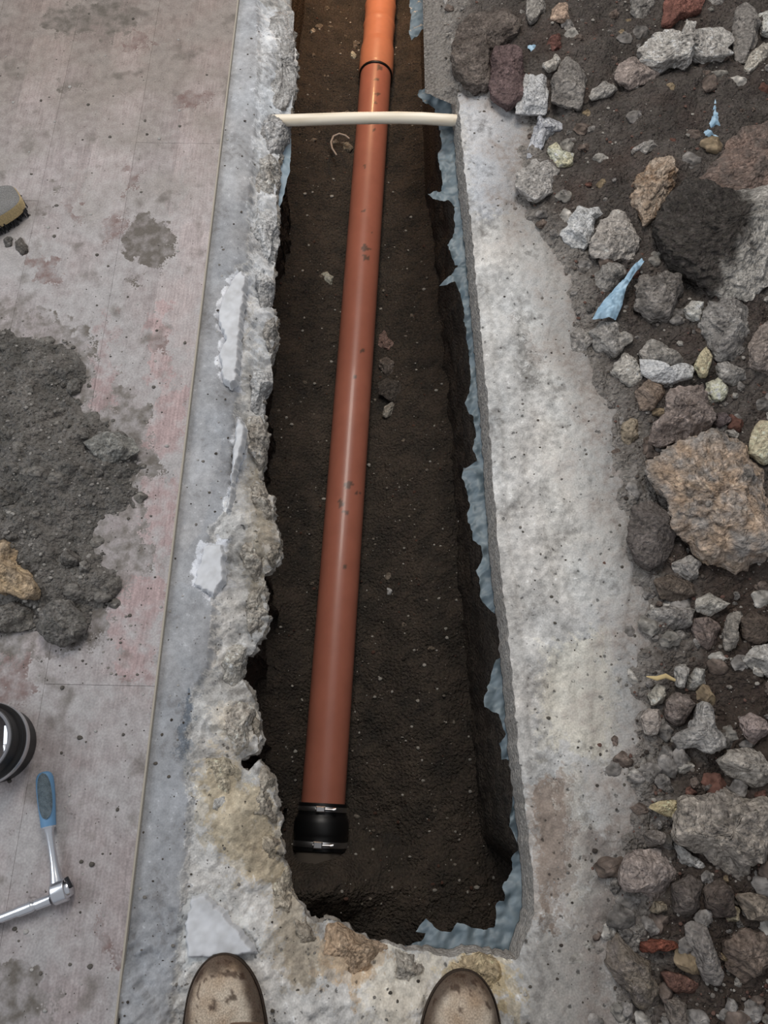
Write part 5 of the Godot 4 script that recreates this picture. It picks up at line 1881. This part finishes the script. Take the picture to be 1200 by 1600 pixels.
func build_crumbs() -> void:
	# grit: nobody could count it
	var grit := rock_mesh(circle(0.001, 7, 2), 0.0013, 5, Color.WHITE, Color(0.8, 0.8, 0.8), 0.4, 8, 5)
	var sets := [
		["grit_on_heap", 5200, "soil", ["6f665f", "4f4843", "8d857e", "b8b2aa", "7d6259"], "loose grit and crumbs strewn over the soil heap on the right"],
		["grit_on_pile", 1700, "pile", ["7f7b76", "6c6863", "98938e", "b4afa9"], "loose grit and crumbs over the left soil pile and the laminate around it"],
		["grit_in_trench", 2000, "bed", ["6b635b", "a39a8f", "dcd7ce", "c9c4bb", "524b45", "70564c"], "small grit and pale specks on the trench bed"],
		["grit_on_slab", 900, "slab", ["6d675f", "57514b", "8f8a84", "c9c6c2"], "dark and pale crumbs lying on the concrete and the screed strip"],
		["grit_on_floor", 420, "floor", ["7a756f", "6a655f", "c9c6c2"], "stray crumbs of dirt on the laminate floor"],
	]
	for q in sets:
		var mm := MultiMesh.new()
		mm.transform_format = MultiMesh.TRANSFORM_3D
		mm.use_colors = true
		mm.mesh = grit
		var tr := []
		var cl := []
		var palette := []
		for c in q[3]:
			palette.append(hexlin(c))
		var guard := 0
		while tr.size() < q[1] and guard < 60000:
			guard += 1
			var p := Vector2.ZERO
			var y := 0.0
			var s := 0.9 + 3.2 * pow(rng.randf(), 4.0)
			match q[2]:
				"soil":
					p = pix(rng.randf_range(690, 1230), rng.randf_range(-20, 1620), 0.03)
					if p.x - along(soil_edge, p.y) < -0.03 - 0.08 * rng.randf() * rng.randf():
						continue
					y = maxf(soil_h(p.x, p.y), -0.002)
				"pile":
					p = pix(rng.randf_range(-20, 260), rng.randf_range(470, 1060), 0.012)
					if p.x > lam(0.01, 0).x:
						continue
					if not Geometry2D.is_point_in_polygon(p, pile):
						if rng.randf() > 0.25:
							continue
						y = 0.0098
						s *= 0.6
					else:
						y = ground_at(p.x, p.y, "pile")
				"bed":
					p = pix(rng.randf_range(430, 770), rng.randf_range(-10, 1420), SOIL_LOW + 0.04)
					if absf(p.x - pipe_x(p.y)) < 0.055:
						continue
					y = bed_h(p.x, p.y, 0.0)
					s *= 1.25
				"slab":
					p = pix(rng.randf_range(185, 1000), rng.randf_range(0, 1610), -0.005)
					if Geometry2D.is_point_in_polygon(p, hole) or (p - lam_o).dot(lam_n) > -0.004 or p.x > along(soil_edge, p.y):
						continue
					var dmin := 1.0
					if absf(p.x) < 0.34:
						for i in range(0, hole.size() - 1, 3):
							dmin = minf(dmin, hole[i].distance_to(p))
					if dmin < 0.03:
						continue
					s *= 0.75
					y = slab_h(p.x, p.y, minf(dmin, 0.1)) - 0.0003
				"floor":
					p = pix(rng.randf_range(0, 370), rng.randf_range(0, 1600), 0.01)
					if (p - lam_o).dot(lam_n) < 0.004:
						continue
					y = 0.0098
			var b := Basis().rotated(Vector3.UP, rng.randf() * TAU).scaled(Vector3(rng.randf_range(0.8, 1.4), rng.randf_range(0.5, 0.9), 1.0) * s)
			tr.append(Transform3D(b, Vector3(p.x, y, p.y)))
			cl.append(palette[rng.randi() % palette.size()])
		mm.instance_count = tr.size()
		for i in tr.size():
			mm.set_instance_transform(i, tr[i])
			mm.set_instance_color(i, cl[i])
		var o := MultiMeshInstance3D.new()
		o.name = numbered(q[0])
		o.multimesh = mm
		o.material_override = M.stone
		add_child(o)
		tag(o, q[4], "grit", "", "stuff")
